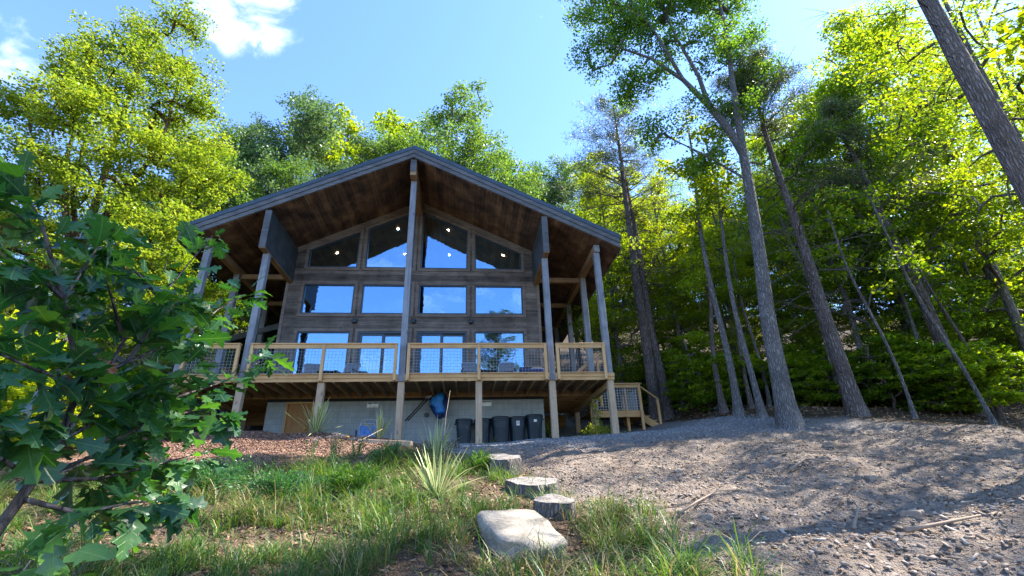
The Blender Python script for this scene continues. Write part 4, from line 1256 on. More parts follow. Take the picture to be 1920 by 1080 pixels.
# ------------------------------------------------------------------ small plants
def blades(n, base_xy, length, width, spread, r, seg=4, curve=.35, fold=True, up=.5):
    """sword-shaped blades radiating from one crown; returns verts, faces, uv"""
    vs = []; fs = []; uv = []
    for i in range(n):
        az = r.random()*6.283; el = RAD(90)-abs(r.gauss(0, spread)); el = max(el, RAD(8))
        l = length*(.7+.45*r.random()); w = width*(.8+.4*r.random())
        d = Vector((math.cos(az)*math.cos(el), math.sin(az)*math.cos(el), math.sin(el)))
        side = Vector((-math.sin(az), math.cos(az), 0)); nrm = side.cross(d)
        p = Vector((base_xy[0]+math.cos(az)*.03, base_xy[1]+math.sin(az)*.03, 0))
        o = len(vs); cv = curve*r.random()
        for k in range(seg+1):
            t = k/seg
            ww = w*(.55+.9*t if t < .4 else (1-((t-.4)/.6)**1.7)*.91)+.0008
            q = p + d*(l*t) + Vector((0,0,-1))*(cv*l*t*t) + Vector((math.cos(az), math.sin(az),0))*(cv*l*.5*t*t)
            vs += [q-side*ww+nrm*ww*.35, q, q+side*ww+nrm*ww*.35]
            uv += [(0,t),(.5,t),(1,t)]
        for k in range(seg):
            a = o+k*3
            fs += [(a,a+1,a+4,a+3),(a+1,a+2,a+5,a+4)]
    return np.array([tuple(v) for v in vs]), np.array(fs), np.array(uv)
def yucca(px, py, n, length, width, spread, lab, seed, rise=0.0):
    r = random.Random(seed)
    v, f, uv = blades(n, (0,0), length, width, spread, r)
    me = np_mesh('yucca', v, [f], uv)
    o = link_mesh('yucca', me, M['yucca'])
    o.location = (px, py, zt(px, py)-.03+rise)
    tag(o, lab, 'yucca', 'yuccas on the bank')
yucca(-2.05, -1.05, 38, 1.08, .033, .80, 'spiky variegated yucca on the mulch crest in front of the plywood door', 1)
yucca(-.35, -1.15, 28, .80, .028, .45, 'smaller upright yucca on the mulch crest beside the beach chair', 2)
yucca(1.55, -7.25, 44, .80, .022, .58, 'yellow-edged yucca low on the grassy bank', 3)
yucca(1.35, -4.3, 30, .9, .018, .5, 'green yucca behind the yellow-edged one, by the end of the mulch', 4)

def quads(c, nrm, tan, L_, W_, point=True):
    """leaf-shaped quads: centres, normals, tangents, lengths, widths (numpy)"""
    b = np.cross(nrm, tan)
    L_ = L_[:,None]/2; W_ = W_[:,None]/2
    v = np.stack([c-tan*L_, c+b*W_-tan*L_*.1, c+tan*L_, c-b*W_-tan*L_*.1], 1)
    n = len(c)
    return v.reshape(-1,3), np.arange(4*n).reshape(-1,4)
def unit(a): return a/np.maximum(np.linalg.norm(a, axis=1, keepdims=True), 1e-9)
def leaf_frames(n, rg, flat=.55):
    """random leaf frames; flat=1 -> nearly horizontal blades"""
    nz = rg.normal(size=(n,3)); nz[:,2] = np.abs(nz[:,2])+flat*2.2*rg.random(n)
    nz = unit(nz)
    t = rg.normal(size=(n,3)); t = unit(t-nz*np.sum(t*nz, 1, keepdims=True))
    return nz, t

def juniper(px, py, rad, h, lab, seed, n=1500, mat='juniper', cat='juniper', name='juniper_shrub', group='low shrubs on the bank', ln=.055):
    rg = np.random.default_rng(seed)
    z0 = zt(px, py)
    t = thing(name, lab, cat, (px, py, z0), group)
    # many arching stems with leaf sprays
    mb = MB(); cs = []; dirs = []
    for k in range(34):
        az = rg.random()*6.283; rr = rad*(.35+.65*rg.random()); hh = h*(.55+.5*rg.random())*(1-.45*(rr/rad)**2)
        p0 = Vector((px, py, z0-.03)); p2 = Vector((px+rr*math.cos(az), py+rr*math.sin(az)*.9, z0+hh))
        p1 = p0.lerp(p2, .5)+Vector((0,0,.25*h))*(-.3+.6*rg.random())
        mb.tube([p0, p1, p2], [.007,.005,.002], 4, False)
        m_ = int(n/34)
        tt = rg.random(m_)**.6
        b = np.array([np.array(p0)*(1-q)**2+2*np.array(p1)*q*(1-q)+np.array(p2)*q*q for q in tt])
        cs.append(b+rg.normal(size=(m_,3))*rad*.075)
        dd = np.array([(p2-p0).normalized()]*m_)+rg.normal(size=(m_,3))*.45
        dirs.append(dd)
    mb.build('stems', M['stick'], t)
    c = np.concatenate(cs); d = unit(np.concatenate(dirs))
    nn = rg.normal(size=c.shape); nn = unit(nn-d*np.sum(nn*d,1,keepdims=True))
    v, f = quads(c, nn, d, ln*(.7+.8*rg.random(len(c))), ln*.30*(.7+.6*rg.random(len(c))))
    link_mesh('foliage', np_mesh('foliage', v, [f]), M[mat], t)
juniper(.30, -7.1, .46, .46, 'bright green feathery shrub in the middle of the grassy bank', 1, 3600)
juniper(2.22, -5.6, .30, .40, 'small bright green feathery shrub beside the log slices', 2, 2400)
juniper(.45, -4.7, .42, .42, 'dark feathery shrub between the pink flower clump and the yuccas', 3, 2400, 'herb')
juniper(-1.9, -6.6, .85, .42, 'spreading grey-green mat of feathery foliage below the mulch', 4, 6500, 'herb', 'ground plant', 'feathery_plant')
juniper(-.75, -7.0, .75, .40, 'spreading feathery mat of foliage in the middle of the long grass', 5, 5600, 'herb', 'ground plant', 'feathery_plant')
juniper(6.35, 1.35, .45, .45, 'leafy weeds around the foot of the right corner deck posts', 6, 700, 'leaf_bright', 'weeds', 'weed_clump', None, .07)
juniper(4.9, 3.4, .5, .7, 'pale green weeds in the gap under the right side deck', 7, 600, 'leaf_bright', 'weeds', 'weed_clump', None, .08)

def sedum(px, py, nst, h, lab, seed):
    r = random.Random(seed); rg = np.random.default_rng(seed)
    z0 = zt(px, py)
    t = thing('sedum_plant', lab, 'flower', (px, py, z0), 'flowering plants on the mulch')
    st = MB(); lc = []; heads = []
    for k in range(nst):
        a = r.random()*6.283; q = .17*math.sqrt(r.random()); hh = h*(.75+.35*r.random())
        p0 = Vector((px+q*math.cos(a)*.5, py+q*math.sin(a)*.5, z0-.02)); p1 = Vector((px+q*1.3*math.cos(a), py+q*1.3*math.sin(a), z0+hh))
        st.tube([p0, p0.lerp(p1,.5)+Vector((r.uniform(-.02,.02),0,0)), p1], [.006,.005,.004], 5, False)
        for j in range(14):
            lc.append(np.array(p0.lerp(p1, .15+.75*j/14))+rg.normal(size=3)*.014)
        hc = []; heads.append(hc)
        for j in range(70):
            aa = r.random()*6.283; qq = .085*math.sqrt(r.random())
            hc.append((p1.x+qq*math.cos(aa), p1.y+qq*math.sin(aa), p1.z+.03*(1-(qq/.085)**2)+r.uniform(-.008,.008)))
    st.build('stems', M['herb'], t)
    c = np.array(lc); nn, tt = leaf_frames(len(c), rg, .4)
    v, f = quads(c, nn, tt, .06*(.7+.6*rg.random(len(c))), .028*np.ones(len(c)))
    link_mesh('leaves', np_mesh('leaves', v, [f]), M['herb'], t)
    for hc in heads:
        c = np.array(hc); nn, tt = leaf_frames(len(c), rg, .8)
        v, f = quads(c, nn, tt, .024*np.ones(len(c)), .022*np.ones(len(c)))
        link_mesh('flower_head', np_mesh('flower_head', v, [f]), M['flower'], t)
sedum(-.80, -3.75, 9, .46, 'left one of two flowering plants with flat dusty pink heads on the mulch', 1)
sedum(-.38, -3.6, 8, .42, 'right one of two flowering plants with flat dusty pink heads on the mulch', 2)
sedum(-1.35, -3.6, 4, .40, 'dark upright leafy stem of a flowering plant low on the mulch', 3)
def daisy(px, py, h, lab, seed):
    r = random.Random(seed); z0 = zt(px, py)
    t = thing('orange_flower', lab, 'flower', (px, py, z0), 'orange flowers on the mulch')
    MB().tube([(px,py,z0),(px+.01,py,z0+h)], .005, 5).build('stem', M['herb'], t)
    mb = MB()
    for k in range(12):
        a = k*6.283/12
        c, s = math.cos(a), math.sin(a)
        mb.add([(px+.01,py,z0+h),(px+.01+.03*c-.012*s,py+.03*s+.012*c,z0+h+.01),(px+.01+.06*c,py+.06*s,z0+h-.01),(px+.01+.03*c+.012*s,py+.03*s-.012*c,z0+h+.01)],[(0,1,2,3)])
    mb.build('petals', M['orange'], t)
    MB().lathe([(.018,0),(.022,.012),(.008,.024)], 10, 2, (px+.01,py,z0+h)).build('flower_centre', M['stick'], t)
daisy(-2.25, -1.35, .14, 'orange flower at the foot of the spiky yucca', 1)
daisy(-.85, -2.6, .30, 'orange flower just above the pink flower heads', 2)

# tall dry stalk in front of the bins
s0 = zt(1.42, -2.6)
tag(MB().tube([(1.42,-2.6,s0),(1.47,-2.58,s0+.8),(1.56,-2.55,s0+1.45)], [.008,.007,.004], 6).build('dry_stalk', M['straw'], None, smooth=True), 'tall thin dry stalk standing in front of the bins', 'stalk')
for k, (a, b, lab) in enumerate((((-.9,-3.3),(-.1,-2.2),'long dry stalk leaning over the mulch beside the pink flowers'), ((-1.3,-10.6),(-1.0,-10.8),'pale dry stalk leaning at the lower left corner'))):
    za, zb2 = zt(*a), zt(*b)
    tag(MB().tube([(a[0],a[1],za+.02),((a[0]+b[0])/2,(a[1]+b[1])/2,(za+zb2)/2+.22),(b[0],b[1],zb2+.42)], [.007,.006,.003], 6).build('dry_stalk', M['straw'], None, smooth=True), lab, 'stalk')

# climbing vine on the second right-hand deck post
vz = zt(CXX, 2.0)
vn = thing('climbing_vine', 'leafy green vine climbing the second post under the right side deck', 'vine', (CXX, 1.95, vz))
rg = np.random.default_rng(5)
path = [Vector((CXX-.02+.09*math.sin(k*1.4), 1.98-.03*math.cos(k*1.9), vz+k*.13)) for k in range(12)]
MB().tube(path, .007, 5).build('stem', M['herb'], vn, smooth=True)
c = np.concatenate([np.array(p)+rg.normal(size=(22,3))*np.array([.10,.06,.07]) for p in path] + [np.array((CXX, 1.7, vz+.08))+rg.normal(size=(260,3))*np.array([.36,.30,.09])])
nn, tt = leaf_frames(len(c), rg, .3)
v, f = quads(c, nn, tt, .085*(.6+.7*rg.random(len(c))), .055*np.ones(len(c)))
link_mesh('leaves', np_mesh('leaves', v, [f]), M['leaf_bright'], vn)

# lobed leaves -----------------------------------------------------------------
def lobed_leaf(rows, halfw, fwd, droop, fold, seed):
    """one leaf along +Y, length 1: rows of (t); halfw(t) half width; returns verts, faces, uv"""
    r = random.Random(seed)
    vs = []; uv = []; fs = []; bend = r.uniform(-.16,.16)
    for i, t in enumerate(rows):
        hw, fw_ = halfw[i], fwd[i]
        y = t; z = -droop*t*t
        jl = 1+r.uniform(-.22,.22); jr = 1+r.uniform(-.22,.22)
        zz = lambda w_: z + fold*w_ - .25*w_*w_ + r.uniform(-.012,.012)
        vs += [(-hw*jl, y+fw_, zz(hw)), (-hw*.45, y+fw_*.45, zz(hw*.45)), (0, y, z), (hw*.45, y+fw_*.45, zz(hw*.45)), (hw*jr, y+fw_, zz(hw))]
        uv += [(.5-hw, t), (.5-hw*.45, t), (.5, t), (.5+hw*.45, t), (.5+hw, t)]
    for i in range(len(rows)-1):
        for k in range(4):
            a = i*5+k
            fs.append((a, a+1, a+6, a+5))
    vs = np.array(vs); vs[:,0] += bend*vs[:,1]**2; vs[:,2] += .05*np.sin(vs[:,1]*7+seed)*np.abs(vs[:,0])*2
    return vs, np.array(fs), np.array(uv)
OAK_ROWS = [0,.07,.16,.24,.33,.43,.50,.58,.68,.76,.84,.92,1.0]
OAK_W    = [.01,.05,.20,.09,.14,.34,.20,.14,.36,.24,.11,.15,.005]
OAK_F    = [0,.02,.06,0,.02,.10,.06,0,.09,.05,0,.04,0]
MAP_ROWS = [0,.08,.18,.30,.42,.52,.64,.76,.88,1.0]
MAP_W    = [.02,.30,.40,.30,.48,.26,.30,.16,.09,.005]
MAP_F    = [0,-.10,-.06,.02,.12,.02,.06,.02,0,0]
protos = {'oak': [lobed_leaf(OAK_ROWS, OAK_W, OAK_F, d, f_, k) for k, (d, f_) in enumerate(((.10,.12),(.25,.05),(-.06,.28),(.45,.15),(.22,-.12),(.05,.45),(.6,.3),(-.15,.1)))],
          'maple': [lobed_leaf(MAP_ROWS, MAP_W, MAP_F, d, f_, k+9) for k, (d, f_) in enumerate(((.10,.10),(.25,.05),(.05,.2)))]}
def place_leaves(kind, items):
    """items: (pos, dir, normal, length) -> one mesh arrays"""
    V = []; F = []; UVs = []; o = 0
    for i, (p, d, nrm, ln) in enumerate(items):
        v, f, uv = protos[kind][i % len(protos[kind])]
        d = Vector(d).normalized(); n_ = Vector(nrm); n_ = (n_-d*n_.dot(d)).normalized(); s_ = d.cross(n_)
        R_ = np.array([s_, d, n_])              # rows: x,y,z axes
        V.append(v@R_*ln+np.array(p)); F.append(f+o); UVs.append(uv); o += len(v)
    return np.concatenate(V), np.concatenate(F), np.concatenate(UVs)

# young oak leaning in from the left, close to the viewer
BR = [
   [(0.81, -13.46, -3.65), (0.85, -13.43, -3.49), (0.85, -13.37, -3.35), (0.82, -13.32, -3.18), (0.77, -13.42, -2.95), (0.73, -13.53, -2.76), (0.68, -13.58, -2.66)] ,
   [(0.85, -13.37, -3.35), (0.85, -13.31, -3.25), (0.82, -13.2, -3.01), (0.82, -13.08, -2.81), (0.82, -12.96, -2.59), (0.84, -12.89, -2.43)] ,
   [(0.82, -13.32, -3.18), (0.87, -13.23, -3.09), (0.89, -13.04, -2.96), (0.89, -12.81, -2.75), (0.93, -12.68, -2.62)] ,
   [(0.85, -13.37, -3.35), (0.85, -13.18, -3.23), (0.89, -12.98, -3.16), (0.96, -12.77, -3.05), (1.05, -12.62, -2.91)] ,
   [(0.86, -13.42, -3.45), (0.85, -13.24, -3.38), (0.89, -13.1, -3.27), (0.93, -12.9, -3.19), (1.01, -12.86, -3.2)] ,
   [(0.86, -13.42, -3.45), (0.91, -13.26, -3.44), (0.98, -13.1, -3.39), (1.02, -12.97, -3.35)] ,
   [(0.85, -13.43, -3.49), (0.98, -13.4, -3.53), (1.02, -13.31, -3.51), (1.07, -13.22, -3.5)] ,
   [(0.77, -13.42, -2.95), (0.76, -13.37, -2.8), (0.75, -13.32, -2.67)] ,
   [(0.77, -13.42, -2.95), (0.78, -13.55, -2.92), (0.77, -13.63, -2.92)] ,
   [(0.82, -13.32, -3.18), (0.83, -13.51, -3.18), (0.82, -13.65, -3.16)] ,
   [(0.82, -13.2, -3.01), (0.8, -13.28, -2.89), (0.79, -13.35, -2.81)] ,
   [(0.82, -13.08, -2.81), (0.79, -13.16, -2.76), (0.75, -13.19, -2.72)] ,
   [(0.85, -13.37, -3.35), (0.87, -13.54, -3.32), (0.85, -13.62, -3.31)] ,
   [(0.86, -13.42, -3.45), (0.9, -13.58, -3.41), (0.9, -13.64, -3.4)] ,
   [(0.87, -13.23, -3.09), (0.88, -13.16, -2.92), (0.9, -13.09, -2.81)] ,
   [(0.85, -13.18, -3.23), (0.96, -13.23, -3.16), (1.02, -13.19, -3.1)] ,
]
sap = thing('oak_sapling', 'young oak with big dark lobed leaves leaning in close at the left edge', 'sapling', (.78, -13.47, zt(.78, -13.47)))
mb = MB()
mb.tube([(.77,-13.5,zt(.78,-13.47)-.1), (.80,-13.48,-4.0), (0.81,-13.46,-3.65)], [.019,.017,.015], 8, False)
for i, b in enumerate(BR):
    n_ = len(b)
    r0 = .0145 if i == 0 else .0075
    mb.tube(b, [r0*(1-.82*k/(n_-1)) for k in range(n_)], 7, False)
mb.build('branches', M['bark_brown'], sap, smooth=True)
rr = random.Random(11)
items = []
for i, b in enumerate(BR):
    pts = [Vector(p) for p in b]
    seglen = [(q-p).length for p, q in zip(pts[:-1], pts[1:])]
    tot = sum(seglen)
    if i == 13: continue
    n_ = int(tot*(150 if i in (4, 5, 6, 12, 15) else 75 if i in (1, 2, 3) else 120))+8
    for k in range(n_):
        s_ = tot*(1-.80*(rr.random()**1.35)) if i else tot*(.32+.68*rr.random())
        if k < 4: s_ = tot
        s_frac = s_/tot
        j = 0
        while j < len(seglen)-1 and s_ > seglen[j]: s_ -= seglen[j]; j += 1
        p = pts[j].lerp(pts[j+1], min(1, s_/seglen[j])); d = (pts[j+1]-pts[j]).normalized()
        out_ = Vector((rr.gauss(0,1), rr.gauss(0,1), rr.gauss(0,.6)))
        dd = (d*.7+out_.normalized()*1.0+Vector((0,0,-.45))).normalized()
        if i in (1, 2, 3, 4, 5) and k >= 4 and s_frac > .72 and rr.random() < .55: continue
        p2 = p+dd*.035
        if (p2+dd*.15-Vector((1.955,-14.848,-3.524))).length < 1.30: continue
        nrm = Vector((rr.gauss(0,.6), rr.gauss(-.2,.6), 1.0))
        items.append((p2, dd, nrm, (.82 if s_frac > .6 else 1.0)*rr.choice((.06,.075,.09,.10,.115,.13))*rr.uniform(.85,1.1)))
v, f, uv = place_leaves('oak', items)
link_mesh('leaves', np_mesh('leaves', v, [f], uv), M['sapling_leaf'], sap)
v, f, uv = place_leaves('oak', [((.80,-13.36,-3.16),(.25,-.2,-.15),(0,-1,.6),.075), ((.84,-13.33,-3.10),(.3,.1,-.25),(.1,-1,.4),.07)])
link_mesh('russet_leaf', np_mesh('russet_leaf', v, [f], uv), M['red_leaf'], sap)['label'] = 'two russet leaves'

# sunlit broad-leaved seedlings on the ground at lower left
def seedling(px, py, n, h, ln, lab, seed):
    r = random.Random(seed); z0 = zt(px, py)
    t = thing('seedling', lab, 'seedling', (px, py, z0), 'seedlings by the grass')
    mb = MB(); it = []
    for k in range(n):
        a = r.random()*6.283; q = h*(.25+.6*r.random()); hh = h*(.5+.6*r.random())
        p1 = Vector((px+q*math.cos(a), py+q*math.sin(a), z0+hh))
        mb.tube([(px,py,z0-.02), (px+q*.4*math.cos(a), py+q*.4*math.sin(a), z0+hh*.7), p1], [.004,.003,.002], 5, False)
        it.append((p1, Vector((math.cos(a), math.sin(a), -.15)), Vector((r.gauss(0,.25), r.gauss(0,.25)-.2, 1)), ln*(.7+.5*r.random())))
    mb.build('stems', M['bark_brown'], t)
    v, f, uv = place_leaves('maple', it)
    link_mesh('leaves', np_mesh('leaves', v, [f], uv), M['seedling_leaf'], t)
seedling(-.75, -10.9, 18, .5, .24, 'seedling with broad bright green leaves at the lower left corner', 1)
seedling(-1.3, -10.4, 10, .4, .20, 'second seedling with bright green leaves, tight behind the lower left corner one', 2)
seedling(4.05, -8.6, 6, .10, .06, 'tiny bright green seedling alone on the bare drive edge', 3)

# ------------------------------------------------------------------ grass, mulch chips, stones, leaf litter (nobody could count these)
def mulch_end(x):
    """y below which the bank turns from mulch to grass"""
    return np.interp(x, [-7,-4,-2.4,-1.3,-.5,.1,.8,1.5], [-5.0,-5.3,-5.2,-4.6,-3.9,-3.3,-2.9,-2.5])
def grass_field():
    rg = np.random.default_rng(21)
    N_ = 9500                                       # tufts
    x = rg.uniform(-7.5, 4.9, N_); y = rg.uniform(-13.4, -2.2, N_)
    e = x-edge_x(y)
    dens = np.clip(.5+.75*vnoise(x, y, .75, 31)+.4*vnoise(x, y, .35, 38), 0, 1)
    dens *= 1-sst(-.30, .10, e+.2*vnoise(x,y,.4,33))
    dens *= sst(-.2, .7, mulch_end(x)-y+.5*vnoise(x,y,.6,34))
    bare = sst(.30, .70, .5+.5*vnoise(x+3, y, 1.1, 35))
    dens *= 1-(.35+.65*sst(-7.0, -9.0, y))*(.15+.75*bare)
    tuft = np.exp(-(((x-3.5)/.35)**2+((y+8.9)/.9)**2))+.9*np.exp(-(((x-2.9)/.7)**2+((y+10.4)/.35)**2))+.5*np.exp(-(((x-3.9)/.4)**2+((y+9.8)/.7)**2))
    dens = np.maximum(dens, tuft*.8)
    dens *= ~(((x-2.53)/.60)**2+((y+9.25)/.78)**2 < 1)
    for sx_, sy_, sr_ in ((3.08,-8.3,.45),(2.98,-7.1,.50),(2.66,-5.55,.48),(1.98,-3.85,.5),(1.40,-2.95,.5),(1.55,-7.25,.38),(.42,-7.2,.4)):
        dens *= 1-.75*(((x-sx_)/sr_)**2+((y-sy_+.1)/sr_)**2 < 1)
    k = rg.random(N_) < dens
    x, y = x[k], y[k]
    nb = rg.integers(14, 46, len(x))
    tall = (.10+.25*rg.random(len(x))**1.5)*(1+.7*np.clip(vnoise(x,y,1.2,36),0,1))
    rad = .04+.13*rg.random(len(x))
    R_ = lambda q: np.repeat(q, nb)
    n = nb.sum()
    az = rg.random(n)*6.283; q = np.sqrt(rg.random(n))
    bx, by = R_(x)+R_(rad)*q*np.cos(az), R_(y)+R_(rad)*q*np.sin(az)
    az = az+rg.normal(size=n)*.7
    z = T(bx, by)-.01
    h = R_(tall)*(.6+.8*rg.random(n))*(1.15-.3*q)*np.where(rg.random(n) < .10, 1.6, 1.0)
    lean = .15+q*.8+.35*rg.random(n)
    dx, dy = np.cos(az), np.sin(az)
    wd = (.0022+.0034*rg.random(n))
    sx, sy = -dy, dx
    rows = []
    for t, wk in ((0,1.0),(.35,.95),(.7,.7),(1.0,.05)):
        g_ = t**1.7*lean
        px = bx+dx*h*g_*1.25; py = by+dy*h*g_*1.25; pz = z+h*(t*1.1-.62*lean*t**2.6)
        rows.append((np.stack([px-sx*wd*wk, py-sy*wd*wk, pz], 1), np.stack([px+sx*wd*wk, py+sy*wd*wk, pz], 1)))
    V = np.stack([q_ for r_ in rows for q_ in r_], 1)
    dry = (rg.random(n) < R_(.07+.42*sst(.3,.9,.5+.5*vnoise(x,y,1.3,37))))
    for nm, sel, mat in (('grass', ~dry, 'grass'), ('dry_grass', dry, 'grass_dry')):
        ids = np.where(sel)[0]
        vv = V[ids].reshape(-1,3); b = np.arange(len(ids))[:,None]*8
        ff = np.concatenate([b+np.array([[2*i, 2*i+1, 2*i+3, 2*i+2]]) for i in range(3)], 0)
        o = link_mesh(nm, np_mesh(nm, vv, [ff]), M[mat])
        tag(o, 'tufts of green grass covering the bank below the mulch' if nm == 'grass' else 'dry straw-coloured blades mixed into the bank grass', None, None, 'stuff')
grass_field()

def slabs(x, y, rg, l, w_, th, lift=0.0, tilt=.35):
    """little flat chips lying on the ground -> box mesh"""
    n = len(x); z = T(x, y)+lift
    nn = unit(np.stack([rg.normal(size=n)*tilt, rg.normal(size=n)*tilt-.15, np.ones(n)], 1))
    t = rg.normal(size=(n,3)); t = unit(t-nn*np.sum(t*nn,1,keepdims=True)); b = np.cross(nn, t)
    c = np.stack([x,y,z],1)
    V = []
    for sz in (-1, 1):
        for a, bb in ((-1,-1),(1,-1),(1,1),(-1,1)):
            V.append(c+t*(a*l/2)[:,None]+b*(bb*w_/2*(1-.25*a))[:,None]+nn*(sz*th/2)[:,None])
    V = np.stack(V,1).reshape(-1,3)
    o = np.arange(n)[:,None]*8
    F = np.concatenate([o+np.array([q]) for q in ((0,3,2,1),(4,5,6,7),(0,1,5,4),(1,2,6,5),(2,3,7,6),(3,0,4,7))],0)
    return V, F
rg = np.random.default_rng(31)
x = rg.uniform(-6.5, 1.4, 44000); y = rg.uniform(-5.9, .6, 44000)
k = (rg.random(len(x)) < (1-sst(-.15,.25,x-edge_x(y)))*sst(-.6,.3,y-mulch_end(x)+.5*vnoise(x,y,.7,41))*(1-.7*sst(-.6,.3,y)))
x, y = x[k], y[k]; n = len(x)
v, f = slabs(x, y, rg, .025+.05*rg.random(n), .012+.022*rg.random(n), .004+.006*rg.random(n), .008, .5)
tag(link_mesh('bark_mulch', np_mesh('bark_mulch', v, [f]), M['chips']), 'red-brown bark chips mulching the crest in front of the basement', None, None, 'stuff')
# straw and dead leaves between the grass and on the woodland floor
x = np.concatenate([rg.uniform(-7, 3.9, 14000), rg.uniform(8, 24, 9000), rg.uniform(-16,-6.8,3000), rg.uniform(3,13,5000)])
y = np.concatenate([rg.uniform(-13.2, -3.5, 14000), rg.uniform(-5, 12, 9000), rg.uniform(-6,8,3000), rg.uniform(-12,-2,5000)])
k = (drive_mask(x, y) < .35)|(np.arange(len(x)) >= 26000)
x, y = x[k], y[k]; n = len(x); big = np.where(np.arange(n) >= n-5000, .62, np.where(x > 6, 1.6, 1.0))
v, f = slabs(x, y, rg, (.03+.06*rg.random(n))*big, (.010+.026*rg.random(n))*big, .003+.003*rg.random(n), .012, .5)
tag(link_mesh('leaf_litter', np_mesh('leaf_litter', v, [f]), M['litter']), 'dead leaves and straw on the bank and the woodland floor', None, None, 'stuff')
# loose stones and clods on the drive
def pebbles(x, y, size, rg):
    base = np.array([(1,0,0),(-1,0,0),(0,1,0),(0,-1,0),(0,0,1),(0,0,-1),(.6,.6,.45),(-.6,.6,.45),(.6,-.6,.45),(-.6,-.6,.45)])
    tri = np.array([(4,0,6),(6,0,2),(4,6,2),(4,2,7),(7,2,1),(4,7,1),(4,1,9),(9,1,3),(4,9,3),(4,3,8),(8,3,0),(4,8,0),(5,2,0),(5,1,2),(5,3,1),(5,0,3)])
    n = len(x); V = base[None]*(1+.28*rg.normal(size=(n,10,1)))
    V = V*np.stack([1+.5*rg.random(n), .75+.35*rg.random(n), .45+.35*rg.random(n)],1)[:,None,:]*size[:,None,None]
    a = rg.random(n)*6.283; c, s = np.cos(a), np.sin(a)
    X = V[:,:,0]*c[:,None]-V[:,:,1]*s[:,None]; Y = V[:,:,0]*s[:,None]+V[:,:,1]*c[:,None]
    Z = V[:,:,2]+(T(x,y)+size*.12)[:,None]
    V = np.stack([X+x[:,None], Y+y[:,None], Z],-1).reshape(-1,3)
    F = (np.arange(n)[:,None,None]*10+tri[None]).reshape(-1,3)
    return V, F
x = rg.uniform(2.2, 13.5, 90000); y = -12.6+11.1*rg.random(90000)**1.25
k = (rg.random(len(x)) < drive_mask(x,y)*(.25+.75*sst(-.2,.6,vnoise(x,y,.7,51)))*(.35+.65*sst(-4,-8,y)))
x, y = x[k], y[k]; n = len(x)
v, f = pebbles(x, y, .007+.024*rg.random(n)**5.0, rg)
tag(link_mesh('loose_stones', np_mesh('loose_stones', v, [f]), M['stones']), 'loose stones and clods of soil scattered over the bare drive', None, None, 'stuff')
x = rg.uniform(4.6, 9.5, 420); y = rg.uniform(-11.4, -9.2, 420)
v, f = slabs(x, y, rg, .03+.09*rg.random(420)**2, .012+.03*rg.random(420), .008+.012*rg.random(420), .012, .4)
tag(link_mesh('wood_chips', np_mesh('wood_chips', v, [f]), M['pale_chip']), 'pale splinters of wood and bark strewn over the lower right of the drive', None, None, 'stuff')
x = rg.uniform(.2, 11.5, 26000); y = rg.uniform(-5.8, 2.2, 26000)
k = (rg.random(len(x)) < np.maximum(drive_mask(x,y), (np.abs(x) < 6.6)*(y > -.8)*(x > 0))*sst(-4.4,-1.6,y+.5*vnoise(x,y,1.2,12)))
x, y = x[k], y[k]; n = len(x)
v, f = pebbles(x, y, .010+.014*rg.random(n)**2, rg)
tag(link_mesh('gravel', np_mesh('gravel', v, [f]), M['gravel']), 'grey gravel spread in front of the bins and beside the lodge', None, None, 'stuff')

